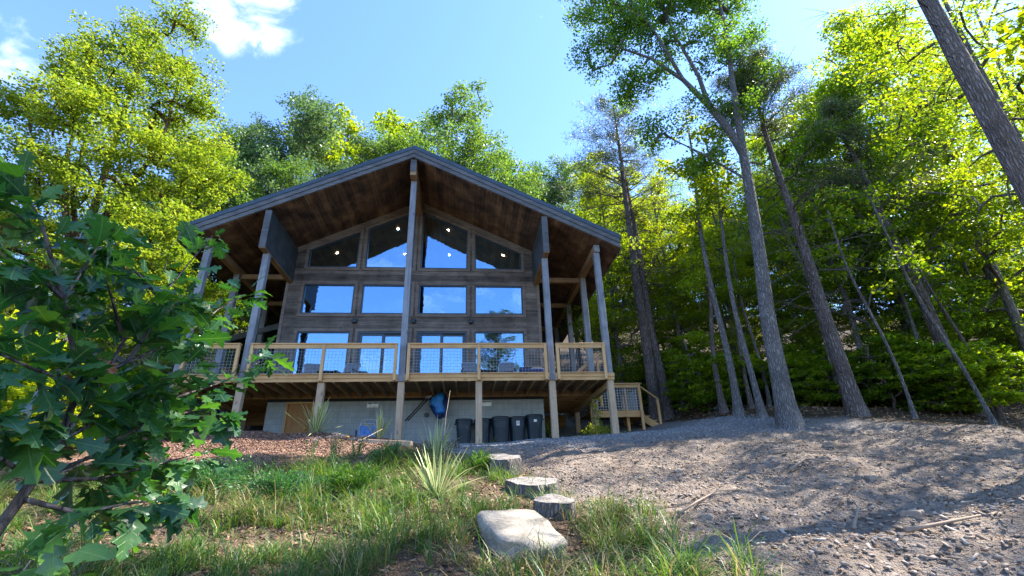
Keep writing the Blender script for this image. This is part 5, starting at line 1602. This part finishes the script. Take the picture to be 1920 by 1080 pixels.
# ------------------------------------------------------------------ trees
def resample(pts, rads, step):
    """smooth, evenly stepped copy of a polyline with radii"""
    P_ = []; R_ = []
    for i in range(len(pts)-1):
        p0, p1, p2, p3 = pts[max(0,i-1)], pts[i], pts[i+1], pts[min(len(pts)-1,i+2)]
        m_ = max(1, int((p2-p1).length/step))
        for k in range(m_):
            t = k/m_
            P_.append(.5*((2*p1)+(p2-p0)*t+(2*p0-5*p1+4*p2-p3)*t*t+(3*p1-p0-3*p2+p3)*t**3)); R_.append(rads[i]+(rads[i+1]-rads[i])*t)
    P_.append(pts[-1]); R_.append(rads[-1])
    return P_, R_
def grow(seed, trunk, r0, r1, blobs, n_cl, per, cl_r, leaf, flat=.5, limbs=(), aspect=.62, drop=.0, squash=.6, bare=0):
    """trunk: list of points from the root up; blobs: crown lumps (cx,cy,cz,rx,ry,rz).
    Returns (MB for trunk and limbs, leaf verts, leaf faces)."""
    rg = np.random.default_rng(seed)
    mb = MB()
    trunk = [Vector(p) for p in trunk]
    nt_ = len(trunk)
    rad = [r0+(r1-r0)*(i/(nt_-1))**.8 for i in range(nt_)]
    fine, fr = resample(trunk, [rad[0]*1.25]+rad[1:], .30)
    fr = [q*(1+.75*max(0, 1-max(0, (p.z-trunk[0].z))/1.1)**2.2) for p, q in zip(fine, fr)]
    mb.tube(fine, fr, 16, False, .07, seed)
    pos = []; par = []; rr = []
    def poly_nodes(pts, rads, parent=-1):
        for i in range(len(pts)-1):
            m_ = max(1, int((pts[i+1]-pts[i]).length/.35))
            for k in range(m_):
                t = k/m_
                pos.append(tuple(pts[i].lerp(pts[i+1], t))); par.append(parent); rr.append(rads[i]+(rads[i+1]-rads[i])*t)
    i0 = max(1, nt_//3)
    poly_nodes(trunk[i0:], rad[i0:])
    for pts, ra, rb in limbs:
        pts = [Vector(p) for p in pts]
        rs = [ra+(rb-ra)*i/(len(pts)-1) for i in range(len(pts))]
        mb.tube(pts, rs, 8, False)
        poly_nodes(pts[len(pts)//3:], rs[len(pts)//3:])
    nfix = len(pos)
    B = np.array(blobs, float)
    vol = (B[:,3]*B[:,4]*B[:,5])**.75; vol /= vol.sum()
    cl = []
    for _ in range(n_cl):
        b = B[rg.choice(len(B), p=vol)]
        d = rg.normal(size=3); d /= np.linalg.norm(d)
        q = rg.random()**.42
        cl.append(b[:3]+d*q*b[3:6])
    cl = np.array(cl)
    P_ = np.array(pos)
    dist = np.min(np.linalg.norm(cl[:,None,:]-P_[None], axis=2), axis=1)
    order = np.argsort(dist)
    cl = cl[order]
    branches = []
    for c in cl:
        P_ = np.array(pos)
        dv = c-P_; dd = np.linalg.norm(dv, axis=1)
        cost = dd*(1+.9*np.clip((P_[:,2]-c[2])/np.maximum(dd,.1)+.25, 0, 2))+.35*np.array(rr)*0
        j = int(np.argmin(cost))
        p0 = P_[j]; l = dd[j]
        m_ = max(2, min(7, int(l/.5)+1))
        lat = rg.normal(size=3)*l*.10
        ids = []
        prev = j
        for k in range(1, m_+1):
            t = k/m_
            p = p0+(c-p0)*t+lat*math.sin(t*3.14)+np.array([0,0,.14*l*math.sin(t*3.14)-drop*l*t*t])
            pos.append(tuple(p)); par.append(prev); rr.append(.01); prev = len(pos)-1; ids.append(prev)
        branches.append((j, ids))
    wgt = np.zeros(len(pos))
    for j, ids in branches: wgt[ids[-1]] += 1
    for i in range(len(pos)-1, nfix-1, -1):
        if par[i] >= 0: wgt[par[i]] += wgt[i]
    for j, ids in branches:
        pts = [pos[j]]+[pos[i] for i in ids]
        rs = [min(rr[j]*.8, max(.010, .017*wgt[ids[0]]**.5))]+[max(.007, .017*wgt[i]**.5) if wgt[i] > 1 else .008 for i in ids]
        mb.tube(pts, rs, 5 if rs[0] > .02 else 4, False)
    # leaves
    keep = cl if not bare else cl[rg.random(len(cl)) > bare]
    sz = cl_r*(.6+.8*rg.random(len(keep)))
    k = rg.poisson(per*(sz/cl_r)**2)
    cc = np.repeat(keep, k, axis=0); ss = np.repeat(sz, k)
    off = unit(rg.normal(size=(len(cc),3)))*(rg.random((len(cc),1))**.45)*.95; off[:,2] *= squash
    c = cc+off*ss[:,None]
    nn, tt = leaf_frames(len(c), rg, flat)
    ln = leaf*(.65+.7*rg.random(len(c)))
    v, f = quads(c, nn, tt, ln, ln*aspect)
    return mb, v, f

def lumpy_crown(seed, z0, z1, R, n=11, top=.45):
    """lumps filling an egg-shaped crown between z0 and z1"""
    r = random.Random(seed); bl = []
    for i in range(n):
        t = (i+.5)/n+r.uniform(-.05,.05); z = z0+(z1-z0)*t
        env = R*(math.sin(math.pi*min(1,max(.02,(t*.86+.10)))))**.75
        a = i*2.4+r.uniform(-.5,.5); q = env*(.35+.35*r.random())
        s_ = env*(.42+.22*r.random())+.25
        bl.append((q*math.cos(a), q*math.sin(a), z, s_, s_, s_*(.62+.2*r.random())))
    bl.append((0,0,z1-.08*(z1-z0), R*.32, R*.32, R*.35))
    return bl
def tree_thing(name, cat, lab, arr, bark, leafm, loc=(0,0,0), group=None, crown='crown'):
    t = thing(name, lab, cat, (0,0,0), group)
    mb, v, f = arr
    mb.build('trunk', M[bark], t, smooth=True)
    link_mesh(crown, np_mesh(crown, v, [f]), M[leafm], t)
    t.location = loc
    return t
def sway(H, lean=(0,0), amp=.12, n=7, seed=0):
    r = random.Random(seed)
    return [(lean[0]*t+amp*(r.random()-.5)*(1 if 0 < i < n-1 else 0), lean[1]*t+amp*(r.random()-.5)*(1 if 0 < i < n-1 else 0), -.4+(H+.4)*t) for i, t in enumerate([k/(n-1) for k in range(n)])]

# the big yellow-green maple on the left
mx_, my_ = -10.69, .65
mz = zt(mx_, my_)
blobs = []
r_ = random.Random(4)
for (x, y, z, s_) in ((-2.6,-.6,5.2,1.6),(-3.4,.6,7.2,1.7),(-2.2,0,9.0,1.8),(-3.0,-.4,11.2,1.7),(-2.0,.3,13.2,1.7),(-.4,0,15.0,1.5),(.9,.2,14.2,1.4),(1.5,-.3,12.3,1.6),(2.1,.2,10.2,1.6),(2.6,.4,8.2,1.5),(2.4,-.5,6.6,1.5),(1.7,.6,5.3,1.4),(.4,-1.6,7.6,1.7),(.0,-1.7,10.3,1.7),(-.6,-1.3,12.7,1.6),(.3,1.4,9.2,1.8),(-.7,1.6,12.2,1.7),(.2,-.8,4.9,1.3),(-1.0,-1.8,5.9,1.5),(3.1,.2,9.3,1.0),(-1.2,.4,16.6,1.1),(.2,.1,17.2,1.0),(-2.6,0,15.0,1.1),(1.2,-1.4,8.9,1.4),(2.4,-1.2,5.4,1.0)):
    blobs.append((x+r_.uniform(-.2,.2), y*1.2, z, s_, s_, s_*.62))
limbs = [([(-.25,0,5.4),(-1.1,.1,7.0),(-2.0,.2,9.4),(-2.3,.2,12.4)],.14,.04), ([(-.2,0,6.2),(.5,-.1,8.0),(1.2,0,10.4),(1.0,.1,13.6)],.13,.04),
         ([(-.2,0,5.0),(.9,.1,6.2),(2.2,.2,7.6)],.10,.03), ([(-.2,0,5.6),(-.4,-.9,7.6),(-.4,-1.3,10.6)],.10,.03), ([(-.2,0,4.8),(-1.6,-.2,5.6),(-2.9,-.2,6.6)],.09,.03)]
arr = grow(101, [(0,0,-.4),(-.02,0,1.0),(-.05,0,2.6),(-.12,0,4.2),(-.2,0,6.0),(-.35,0,8.5),(-.5,0,11.5),(-.6,0,14.6)], .30, .05, blobs, 700, 120, .55, .098, .75, limbs, .70, 0, .27)
tree_thing('maple_tree', 'tree', 'tall sunlit yellow-green maple left of the lodge', arr, 'bark_maple', 'leaf_maple', (mx_, my_, mz))

# forked oak at the edge of the drive
ox, oy = 10.45, -2.5
oz = zt(ox, oy)
HF = 6.75-oz                                  # height of the fork
trunk = [(0,0,-.4),(.02,-.02,1.2),(.12,-.08,3.2),(.30,-.2,5.4),(.42,-.3,7.2),(.50,-.36,HF),(.62,-.42,HF+1.3),(.74,-.48,HF+3.0),(1.0,-.5,HF+5.2),(1.15,-.5,HF+8.0)]
limbs = [([(.50,-.36,HF-.1),(.20,-.32,HF+1.0),(-.22,-.25,HF+2.0),(-.9,-.2,HF+3.2),(-1.9,-.1,HF+4.3),(-3.3,.0,HF+5.0)],.15,.03),
         ([(-.2,-.25,HF+1.9),(-.35,-.3,HF+3.3),(-.8,-.3,HF+5.0),(-1.2,-.3,HF+7.0)],.09,.03),
         ([(-.9,-.2,HF+3.2),(-1.7,-.5,HF+5.0),(-2.7,-.7,HF+6.8)],.07,.02),
         ([(.62,-.42,HF+1.3),(1.5,-.2,HF+2.6),(2.4,0,HF+3.4)],.06,.02),
         ([(.45,-.32,7.6),(-.8,-.2,8.7),(-1.9,.0,9.6)],.045,.015)]
blobs = [(-3.0,0,HF+5.3,1.3,1.2,.75),(-3.9,.1,HF+4.3,.9,.9,.5),(-2.1,-.3,HF+6.4,1.4,1.3,.8),(-1.2,.3,HF+5.0,1.2,1.1,.6),(-.6,-.3,HF+7.2,1.6,1.4,1.0),(.8,-.3,HF+7.6,1.6,1.4,1.1),(1.9,0,HF+5.6,1.2,1.1,.8),
         (2.3,.1,HF+3.6,1.1,1.0,.6),(.4,-.6,HF+4.4,1.2,1.0,.8),(-2.4,.1,HF+3.2,1.1,1.0,.5),(-1.9,.0,9.7,1.0,.9,.5),(-.7,-.2,8.6,.7,.7,.4),(.9,-.2,HF+1.8,.8,.8,.5),(-.5,-.5,HF+2.0,.7,.7,.45),(-3.6,.2,HF+7.4,1.2,1.1,.7),(-2.2,.2,HF+8.8,1.5,1.3,.9),(0,0,HF+9.6,1.8,1.6,1.0),(2.3,.2,HF+8.9,1.5,1.3,.9)]
arr = grow(202, trunk, .27, .05, blobs, 380, 125, .50, .095, .35, limbs, .6, 0, .65)
tree_thing('oak_tree', 'tree', 'tall forked oak with thick grey trunk standing at the edge of the drive', arr, 'bark_grey', 'leaf_oak', (ox, oy, oz))

def needle_tufts(cl, per, rad, ln, wd, rg):
    k = rg.poisson(per, len(cl)); c = np.repeat(cl, k, axis=0)
    d = unit(rg.normal(size=c.shape)+np.array([0,0,.35]))
    nn = unit(np.cross(d, rg.normal(size=d.shape)))
    p = c+rg.normal(size=c.shape)*rad*np.array([.5,.5,.28])
    L_ = ln*(.7+.6*rg.random(len(c)))
    return quads(p+d*L_[:,None]*.3, nn, d, L_, wd*np.ones(len(c)))
def conifer(name, lab, loc, top, r0, dead0, dead1, live0, seed, bark='bark_brown', dead_len=1.8, n_dead=40, n_live=40, live_len=2.2, group=None, per=90, cat='tree', fork=None, rad=.35):
    """tall trunk with bare dead branches below and needled boughs near the top (heights above the base)"""
    rg = np.random.default_rng(seed); r = random.Random(seed)
    t = thing(name, lab, cat, (0,0,0), group)
    H = top[2]
    n_ = 9
    axis_ = [Vector((top[0]*q+.10*(r.random()-.5)*(0<i<n_-1), top[1]*q, -.4+(H+.4)*q)) for i, q in enumerate([k/(n_-1) for k in range(n_)])]
    def at_(h):
        q = (h+.4)/(H+.4)*(n_-1); i = min(n_-2, int(q)); return axis_[i].lerp(axis_[i+1], q-i)
    fine, fr = resample(axis_, [r0*1.12]+[r0*(1-.86*(k/(n_-1))**1.1) for k in range(1, n_)], .35)
    fr = [q*(1+.6*max(0, 1-max(0, p.z+.4)/1.3)**2.2) for p, q in zip(fine, fr)]
    mb = MB(); mb.tube(fine, fr, 16, False, .06, seed)
    mb.build('trunk', M[bark], t, smooth=True)
    db = MB(); cl = []
    for k in range(n_dead):
        h = dead0+(dead1-dead0)*r.random(); p = at_(h); a = r.random()*6.283
        l = dead_len*(.35+.8*r.random()); sl = r.uniform(-.15,.35)
        q = [p]
        d = Vector((math.cos(a), math.sin(a), sl))
        for j in range(1, 5):
            d = (d+Vector((r.gauss(0,.13), r.gauss(0,.13), r.gauss(-.02,.13)))).normalized()
            q.append(q[-1]+d*l/4)
        rb = .012+.014*r.random()
        db.tube(q, [rb, rb*.8, rb*.6, rb*.4, rb*.2], 5, False)
        for j in (1, 2, 3, 3):
            dd = (d+Vector((r.gauss(0,.7), r.gauss(0,.7), r.gauss(0,.4)))).normalized()
            e = q[j]+dd*l*.28
            db.tube([q[j], q[j].lerp(e,.5)+Vector((0,0,r.uniform(-.03,.03))), e], [rb*.45, rb*.3, rb*.12], 4, False)
    if n_dead: db.build('dead_branches', M['twig'], t, smooth=True)
    lb = MB()
    for k in range(n_live):
        f = (k+r.random())/n_live; h = live0+(H-.2-live0)*f; p = at_(h); a = r.random()*6.283
        l = live_len*(1-.72*f)*(.55+.6*r.random())
        q = [p]; d = Vector((math.cos(a), math.sin(a), .12+.35*f))
        for j in range(1, 6):
            d = (d+Vector((r.gauss(0,.12), r.gauss(0,.12), .03))).normalized(); q.append(q[-1]+d*l/5)
        lb.tube(q, [.035*(1-.6*f)*(1-.17*j) for j in range(6)], 5, False)
        for j in range(2, 6):
            cl.append(tuple(q[j]))
            for _ in range(2):
                e = q[j]+Vector((r.gauss(0,1), r.gauss(0,1), r.uniform(.0,.5)))*.13*l
                lb.tube([q[j], e], [.009, .004], 4, False); cl.append(tuple(e))
    lb.build('boughs', M[bark], t, smooth=True)
    v, f = needle_tufts(np.array(cl), per, rad, .20, .020, rg)
    link_mesh('needles', np_mesh('needles', v, [f]), M['needle'], t)
    t.location = loc
    return t
def base(x, y): return (x, y, zt(x, y))
conifer('pine_tree', 'left and taller stem of the twin pine with bare branches behind the stair landing', base(9.55, 4.35), (.1,-.05,16.6), .25, 5.5, 13.0, 9.8, 1, 'bark_brown', 1.9, 60, 34, 4.4, 'twin pine behind the landing', 30)
conifer('pine_tree', 'right stem of the twin pine with bare branches behind the stair landing', base(10.05, 4.45), (-.35,-.05,14.4), .25, 4.0, 12.0, 9.6, 2, 'bark_brown', 2.0, 64, 22, 3.2, 'twin pine behind the landing', 26)
conifer('pine_tree', 'leaning brown pine at the wood edge with long bare dead branches fanning right', base(12.91, -1.95), (-.15,.1,13.5), .22, 3.0, 10.5, 10.4, 3, 'bark_brown', 3.0, 64, 26, 2.6, None, 70)
conifer('pine_tree', 'thick reddish pine trunk slanting across the upper right corner', base(11.9, -8.58), (.05,-.0,18.5), .25, 7.2, 13.5, 11.4, 4, 'bark_red', 2.2, 20, 20, 2.8, None, 110)
conifer('pine_tree', 'open-crowned pine seen only as a reflection in the lower right windows', base(5.6, -33.5), (.3,0,25.0), .30, 9.0, 13.0, 12.5, 5, 'bark_brown', 2.0, 14, 60, 4.6, None, 150, rad=.55)

# slender bare-stemmed trees at the wood edge
def slender(loc, top, r0, seed, lab, bark, per=70, ncl=34, leafm='leaf_bright'):
    H = top[2]
    bl = [(top[0]*q+random.Random(seed+i).uniform(-.8,.8), top[1]*q+random.Random(seed*3+i).uniform(-.8,.8), H*q, .9,.9,.55) for i, q in enumerate((.62,.72,.80,.88,.95,1.0))]
    pts = [(top[0]*q+.12*math.sin(q*7+seed), top[1]*q, -.3+(H+.3)*q) for q in [k/8 for k in range(9)]]
    arr = grow(300+seed, pts, r0, .03, bl, ncl, per, .42, .13, .6)
    tree_thing('slender_tree', 'tree', lab, arr, bark, leafm, loc, 'slender trees at the wood edge')
slender(base(10.39, -.09), (.32,-.17,11.5), .13, 1, 'pale slender trunk bent near the ground, between twin pine and forked oak', 'bark_grey')
slender(base(10.75, -.75), (.22,-.14,10.5), .105, 2, 'straight slender grey trunk just left of the forked oak', 'bark_grey')
slender(base(10.9, 1.5), (.35,-.2,7.5), .12, 3, 'dark slender trunk right of the twin pine, standing on the litter bank', 'bark_brown', 60, 24)
slender(base(12.1, 1.6), (.1,-.1,10.0), .08, 4, 'thin brown trunk just behind the forked oak', 'bark_brown', 60, 24, 'leaf_wood')
slender(base(14.2, -.4), (-.5,.2,9.0), .06, 5, 'thin pale stem leaning left beside the leaning brown pine', 'bark_grey', 60, 24, 'leaf_wood')
slender(base(14.6, -2.0), (-.4,.2,7.0), .05, 6, 'thin pale stem right of the leaning brown pine', 'bark_grey', 60, 20, 'leaf_wood')
slender(base(16.2, -2.6), (-.9,.3,8.0), .06, 7, 'thin stem slanting left near the right edge of the drive', 'bark_grey', 60, 20, 'leaf_wood')
for k, (px, py, lx, ly, h_, lab) in enumerate(((15.1,.9,-.3,.2,7,'thin dark stem in the shade behind the leaning brown pine'),(17.6,.2,.5,0,7.5,'thin dark stem leaning right in the deep shade of the wood'),(18.4,-1.1,-.6,.2,6.5,'pale thin stem close to the dark thick trunk'),(13.4,2.8,.2,.2,8,'thin stem in the shade left of the leaning brown pine'),(19.6,.8,.4,.1,7,'thin dark stem deep in the shade at the right edge'))):
    slender(base(px, py), (lx, ly, h_), .05+.008*k, 10+k, lab, 'bark_brown' if k % 2 == 0 else 'bark_grey', 60, 16, 'leaf_wood')
conifer('dark_tree', 'dark thick trunk in the deep shade at the right edge of the wood', base(18.2, -.6), (-.8,.3,13.0), .24, 3.5, 8.0, 7.5, 9, 'bark_brown', 2.0, 14, 20, 2.5, None, 60)

# woodland: a few individuals grown once, then repeated with their own size and turn
def make_kind(name, seed, H, R, z0, n_cl, per, cl_r, leaf, bark, leafm, lab, group, r0=.2, flat=.5, squash=.6, aspect=.62, cat='tree', n_l=11):
    arr = grow(seed, sway(H*.93, (random.Random(seed).uniform(-.6,.6), random.Random(seed+1).uniform(-.6,.6)), .3, 7, seed), r0, .03,
               lumpy_crown(seed, z0, H, R, n_l), n_cl, per, cl_r, leaf, flat, (), aspect, 0, squash)
    return tree_thing(name, cat, lab, arr, bark, leafm, (0,0,0), group)
LW = 'broad-leaved tree in the dense wood right of the lodge'
LH = 'broad-leaved tree on the hillside behind the lodge roof, or added out of view for shade'
LB = 'low leafy bush of the woodland undergrowth'
kinds = {
 'wa': make_kind('woodland_tree', 401, 16.0, 3.6, 3.2, 400, 80, .60, .112, 'bark_brown', 'leaf_wood', LW, 'trees of the wood right of the lodge', .17, .7, .27),
 'wb': make_kind('woodland_tree', 402, 15.0, 3.3, 1.6, 400, 80, .60, .112, 'bark_grey', 'leaf_wood', LW, 'trees of the wood right of the lodge', .15, .8, .26),
 'wd': make_kind('woodland_tree', 411, 16.0, 3.4, 4.0, 90, 100, .62, .098, 'bark_grey', 'leaf_bright', LW, 'trees of the wood right of the lodge', .16, .6, .35),  # sparse crown shaped to dapple the drive; most of these stand out of view
 'wc': make_kind('woodland_tree', 403, 15.5, 3.4, 2.4, 380, 80, .60, .112, 'bark_grey', 'leaf_bright', LW, 'trees of the wood right of the lodge', .15, .7, .27),
 'ha': make_kind('hillside_or_shade_tree', 404, 17.0, 3.8, 3.0, 400, 120, .58, .13, 'bark_grey', 'leaf_cool', LH, 'trees behind the lodge roof', .18, .35, .75),
 'hb': make_kind('hillside_or_shade_tree', 405, 16.0, 3.4, 3.0, 360, 125, .56, .13, 'bark_grey', 'leaf_hill', LH, 'trees behind the lodge roof', .18, .4, .7),
 'hc': make_kind('hillside_or_shade_tree', 406, 16.0, 2.6, 3.0, 300, 80, .55, .17, 'bark_grey', 'leaf_bright', LH, 'trees behind the lodge roof', .15, .5, .6),
 'ba': make_kind('woodland_bush', 407, 2.2, 1.1, .25, 90, 60, .26, .12, 'bark_brown', 'leaf_wood', LB, 'undergrowth bushes', .03, .9, .35, .55, 'bush', 8),
 'bb': make_kind('woodland_bush', 408, 3.2, 1.3, .5, 110, 60, .30, .12, 'bark_grey', 'leaf_bright', LB, 'undergrowth bushes', .035, .9, .35, .55, 'bush', 8),
}
used = set()
def put(kind, x, y, s, rz, lab=None, sink=.1, sxy=1.0):
    loc = (x, y, zt(x, y)-sink*s)
    sc = (s*sxy, s*sxy, s)
    if kind not in used:
        used.add(kind); o = kinds[kind]
        o.location = loc; o.rotation_euler = (0,0,rz); o.scale = sc
        if lab: o['label'] = lab
        return o
    return dup(kinds[kind], loc, rz, sc, lab)
#TREELIST
PLACES = [
 ('hb', -13.45, 10.89, 1.05, 3.91, None, 1.0), ('ha', -12.88, 14.63, 1.17, 4.66, None, 1.0), ('ha', -10.04, 14.82, 1.37, 4.99, None, 1.0), ('hc', -9.01, 20.49, 1.57, 5.92, None, 1.1),
 ('hc', -5.55, 22.4, 1.67, 4.65, None, 1.1), ('ha', -5.76, 17.24, 1.21, 5.79, None, 0.9), ('hb', 1.51, 13.15, 1.47, 0.18, None, 0.95), ('hb', -1.52, 18.97, 1.49, 2.92, None, 1.0),
 ('hb', 4.76, 21.04, 1.28, 5.92, None, 1.0), ('hb', 8.3, 21.6, 1.25, 4.08, None, 1.1), ('ha', 10.27, 18.12, 1.12, 5.66, None, 1.0), ('hc', 13.7, 21.29, 1.3, 0.71, None, 1.2),
 ('ha', -14.29, 9.18, 0.75, 2.95, None, 1.0), ('hb', -9.17, 10.85, 0.97, 1.55, None, 1.0), ('ha', -6.7, 12.83, 0.99, 3.41, None, 0.9), ('hb', -2.62, 14.8, 1.02, 3.6, None, 0.9),
 ('ha', 4.75, 14.02, 0.91, 0.08, None, 0.9), ('wb', 9.01, 6.35, 0.88, 5.01, None, 1.0), ('wc', 11.99, 6.24, 0.79, 6.11, None, 1.0), ('wc', 14.23, 5.57, 0.63, 1.82, None, 1.0),
 ('wc', 17.46, 2.29, 0.96, 6.08, None, 1.0), ('wb', 19.77, 1.82, 1.1, 2.27, None, 1.0), ('wc', 10.03, 10.85, 0.93, 5.13, None, 1.0), ('wa', 14.33, 10.59, 0.9, 2.23, None, 1.0),
 ('wc', 16.96, 9.49, 0.82, 4.43, None, 1.0), ('wc', 19.97, 8.42, 0.89, 2.25, None, 1.0), ('wb', 22.41, 4.48, 1.24, 3.63, None, 1.0), ('wb', 23.2, 1.23, 1.36, 5.99, None, 1.0),
 ('wc', 12.67, 19.34, 1.0, 4.9, None, 1.0), ('wb', 15.59, 16.72, 0.79, 0.57, None, 1.0), ('wc', 19.87, 15.6, 0.94, 5.8, None, 1.0), ('wa', 23.33, 12.16, 1.15, 5.02, None, 1.0),
 ('wc', 26.8, 10.73, 1.22, 1.01, None, 1.0), ('wb', 30.55, 7.77, 1.88, 4.65, None, 1.0), ('wc', 15.77, 28.47, 1.12, 3.14, None, 1.0), ('wa', 20.11, 23.87, 0.99, 3.44, None, 1.0),
 ('wa', 24.95, 21.12, 1.0, 4.17, None, 1.0), ('wa', 30.42, 18.17, 1.29, 1.66, None, 1.0), ('wb', 26.73, 5.24, 0.7, 5.35, None, 1.0), ('wb', 29.27, 6.0, 0.74, 2.91, None, 1.0),
 ('wb', 29.86, 5.76, 0.63, 5.2, None, 1.0), ('wb', 31.47, 4.58, 0.74, 2.82, None, 1.0), ('wb', 30.36, 3.18, 0.61, 1.04, None, 1.0), ('wb', 31.53, 2.84, 0.61, 4.52, None, 1.0),
 ('wc', 11.51, 14.1, 0.57, 4.18, None, 1.0), ('wc', 14.45, 14.83, 0.64, 1.7, None, 1.0), ('wb', 15.6, 12.7, 0.63, 1.14, None, 1.0), ('wb', 17.67, 10.51, 0.75, 1.42, None, 1.0),
 ('wb', 21.09, 11.8, 0.75, 3.03, None, 1.0), ('wb', 20.81, 9.73, 0.64, 0.45, None, 1.0), ('wb', 19.04, 6.06, 0.46, 2.55, None, 1.0), ('wc', 23.27, 7.84, 0.46, 3.44, None, 1.0),
 ('wb', 22.72, 5.07, 0.58, 3.22, None, 1.0), ('wc', 24.0, 4.77, 0.44, 5.11, None, 1.0), ('wc', 24.7, 3.61, 0.56, 3.0, None, 1.0), ('wb', 25.17, 2.71, 0.47, 5.61, None, 1.0),
 ('wb', 28.42, 4.01, 0.56, 3.39, None, 1.0), ('wc', 26.11, 1.65, 0.38, 2.71, None, 1.0), ('hb', -18.78, 2.44, 0.75, 1.42, None, 1.0), ('wb', -17.98, 4.82, 0.66, 1.83, None, 1.0),
 ('wa', -17.98, 7.57, 0.62, 6.11, None, 1.0), ('wb', -14.51, 6.55, 0.65, 2.39, None, 1.0), ('wb', -11.72, 6.08, 0.6, 6.04, None, 1.0), ('wc', -11.03, 8.82, 0.62, 5.74, None, 1.0),
 ('wb', -8.38, 6.81, 0.62, 3.74, None, 1.0), ('wa', -15.65, -1.66, 0.63, 1.63, None, 1.0), ('ha', -17.9, 12.75, 0.76, 6.16, None, 1.0), ('wc', -7.93, 2.54, 0.4, 3.12, None, 1.0),
 ('wc', -12.96, 1.32, 0.36, 2.61, None, 1.0), ('wd', 19.5, -7.2, 1.05, 1.91, None, 1.0), ('hc', 10.2, -12.7, 0.9, 5.91, None, 1.0), ('wd', 15.5, -6.6, 1.0, 2.95, None, 1.0),  # the hillside kind here is added out of view to shade the sapling
 ('wd', 21.5, -3.2, 1.1, 1.72, None, 1.0), ('wd', 26, -6.5, 1.2, 2.86, None, 1.0), ('wd', 18.5, -16.5, 1.0, 0.73, None, 1.0), ('wd', 23, -13.5, 1.1, 3.73, None, 1.0),
 ('ba', 14.88, 2.58, 1.04, 0.08, None, 1.25), ('ba', 16.11, 2.36, 0.66, 1.68, None, 1.25), ('bb', 13.69, 9.38, 0.82, 6.23, None, 1.25), ('ba', 18.3, 5.34, 0.51, 0.79, None, 1.25),
 ('bb', 14.66, 6.46, 0.98, 0.17, None, 1.25), ('ba', 15.46, 5.73, 0.52, 1.59, None, 1.25), ('ba', 17.81, 6.23, 0.51, 4.89, None, 1.25), ('ba', 15.96, 4.42, 1.06, 5.28, None, 1.25),
 ('ba', 16.98, 4.65, 1.08, 2.92, None, 1.25), ('ba', 19.58, 1.86, 1.09, 0.9, None, 1.25), ('ba', 16.4, 3.84, 1.13, 3.38, None, 1.25), ('ba', 15.78, 4.23, 0.54, 1.44, None, 1.25),
 ('ba', 20.88, 2.46, 0.72, 2.7, None, 1.25), ('ba', 14.52, 1.25, 0.64, 4.06, None, 1.25), ('ba', 15.62, 7.72, 0.62, 1.16, None, 1.25), ('ba', 17.3, -0.6, 0.93, 4.68, None, 1.25),
 ('ba', 14.1, 5.6, 0.98, 5.52, None, 1.25), ('bb', 11.57, 5.76, 0.95, 3.07, None, 1.25), ('ba', 15.41, 5.54, 0.59, 1.85, None, 1.25), ('ba', 18.15, 4.07, 0.67, 3.46, None, 1.25),
 ('ba', 14.42, 6.97, 1.03, 5.42, None, 1.25), ('ba', 15.41, 3.08, 0.96, 4.11, None, 1.25), ('ba', 11.52, 7.72, 1.06, 3.18, None, 1.25), ('ba', 15.41, 3.09, 0.81, 2.03, None, 1.25),
 ('ba', 17.08, -0.73, 1.05, 5.93, None, 1.25), ('ba', 16.94, 5.73, 0.55, 5.72, None, 1.25), ('ba', 14.98, 1.74, 0.73, 1.48, None, 1.25), ('ba', 14.97, 5.44, 1.02, 2.37, None, 1.25),
 ('ba', 18.11, 1.29, 1.12, 2.27, None, 1.25), ('ba', 11.57, 10.33, 0.98, 2.48, None, 1.25), ('bb', 11.17, 2.67, 0.93, 2.19, None, 1.25), ('ba', 14.74, 2.75, 0.71, 2.9, None, 1.25),
 ('ba', 13.15, 6.83, 0.74, 2.42, None, 1.25), ('ba', 18.19, -0.77, 1.03, 4.71, None, 1.25), ('ba', 16.25, 0.15, 1.1, 2.32, None, 1.25), ('ba', 21.2, 1.07, 1.05, 0.98, None, 1.25),
 ('ba', 18.41, 0.66, 0.97, 1.03, None, 1.25), ('ba', 11.1, 2.59, 0.93, 3.88, None, 1.25), ('ba', 21.12, 1.35, 0.8, 1.78, None, 1.25), ('ba', 13.94, 6.57, 0.92, 2.7, None, 1.25),
 ('ba', 19.25, 5.8, 1.11, 4.5, None, 1.25), ('ba', -12.71, 1.6, 1.06, 0.34, None, 1.2), ('bb', -7.68, -4.01, 0.97, 0.3, None, 1.2), ('ba', -8.04, 0.67, 1.03, 5.97, None, 1.2),
 ('bb', -12.14, 0.66, 0.61, 1.47, None, 1.2), ('ba', -9.38, 3.9, 0.83, 5.79, None, 1.2), ('ba', -11.51, 3.26, 0.87, 2.77, None, 1.2), ('bb', -9.79, -0.9, 0.81, 0.83, None, 1.2),
 ('bb', -13.15, 0.54, 1.03, 6.28, None, 1.2), ('bb', -7.37, -2.61, 0.55, 4.85, None, 1.2), ('ba', -7.38, -0.49, 0.82, 2.96, None, 1.2), ('ba', -10.68, 3.15, 0.67, 3.09, None, 1.2),
 ('bb', -12.0, 0.89, 1.03, 5.56, None, 1.2), ('bb', -13.05, 0.82, 0.95, 3.49, None, 1.2), ('ba', -8.84, 2.63, 0.84, 2.78, None, 1.2), ('ba', -9.26, 2.37, 0.94, 4.4, None, 1.2),
 ('bb', -12.65, 1.77, 0.84, 2.02, None, 1.2),
]
for kind, x, y, s, rz, lab, sxy in PLACES:
    put(kind, x, y, s, rz, lab, .1, sxy)
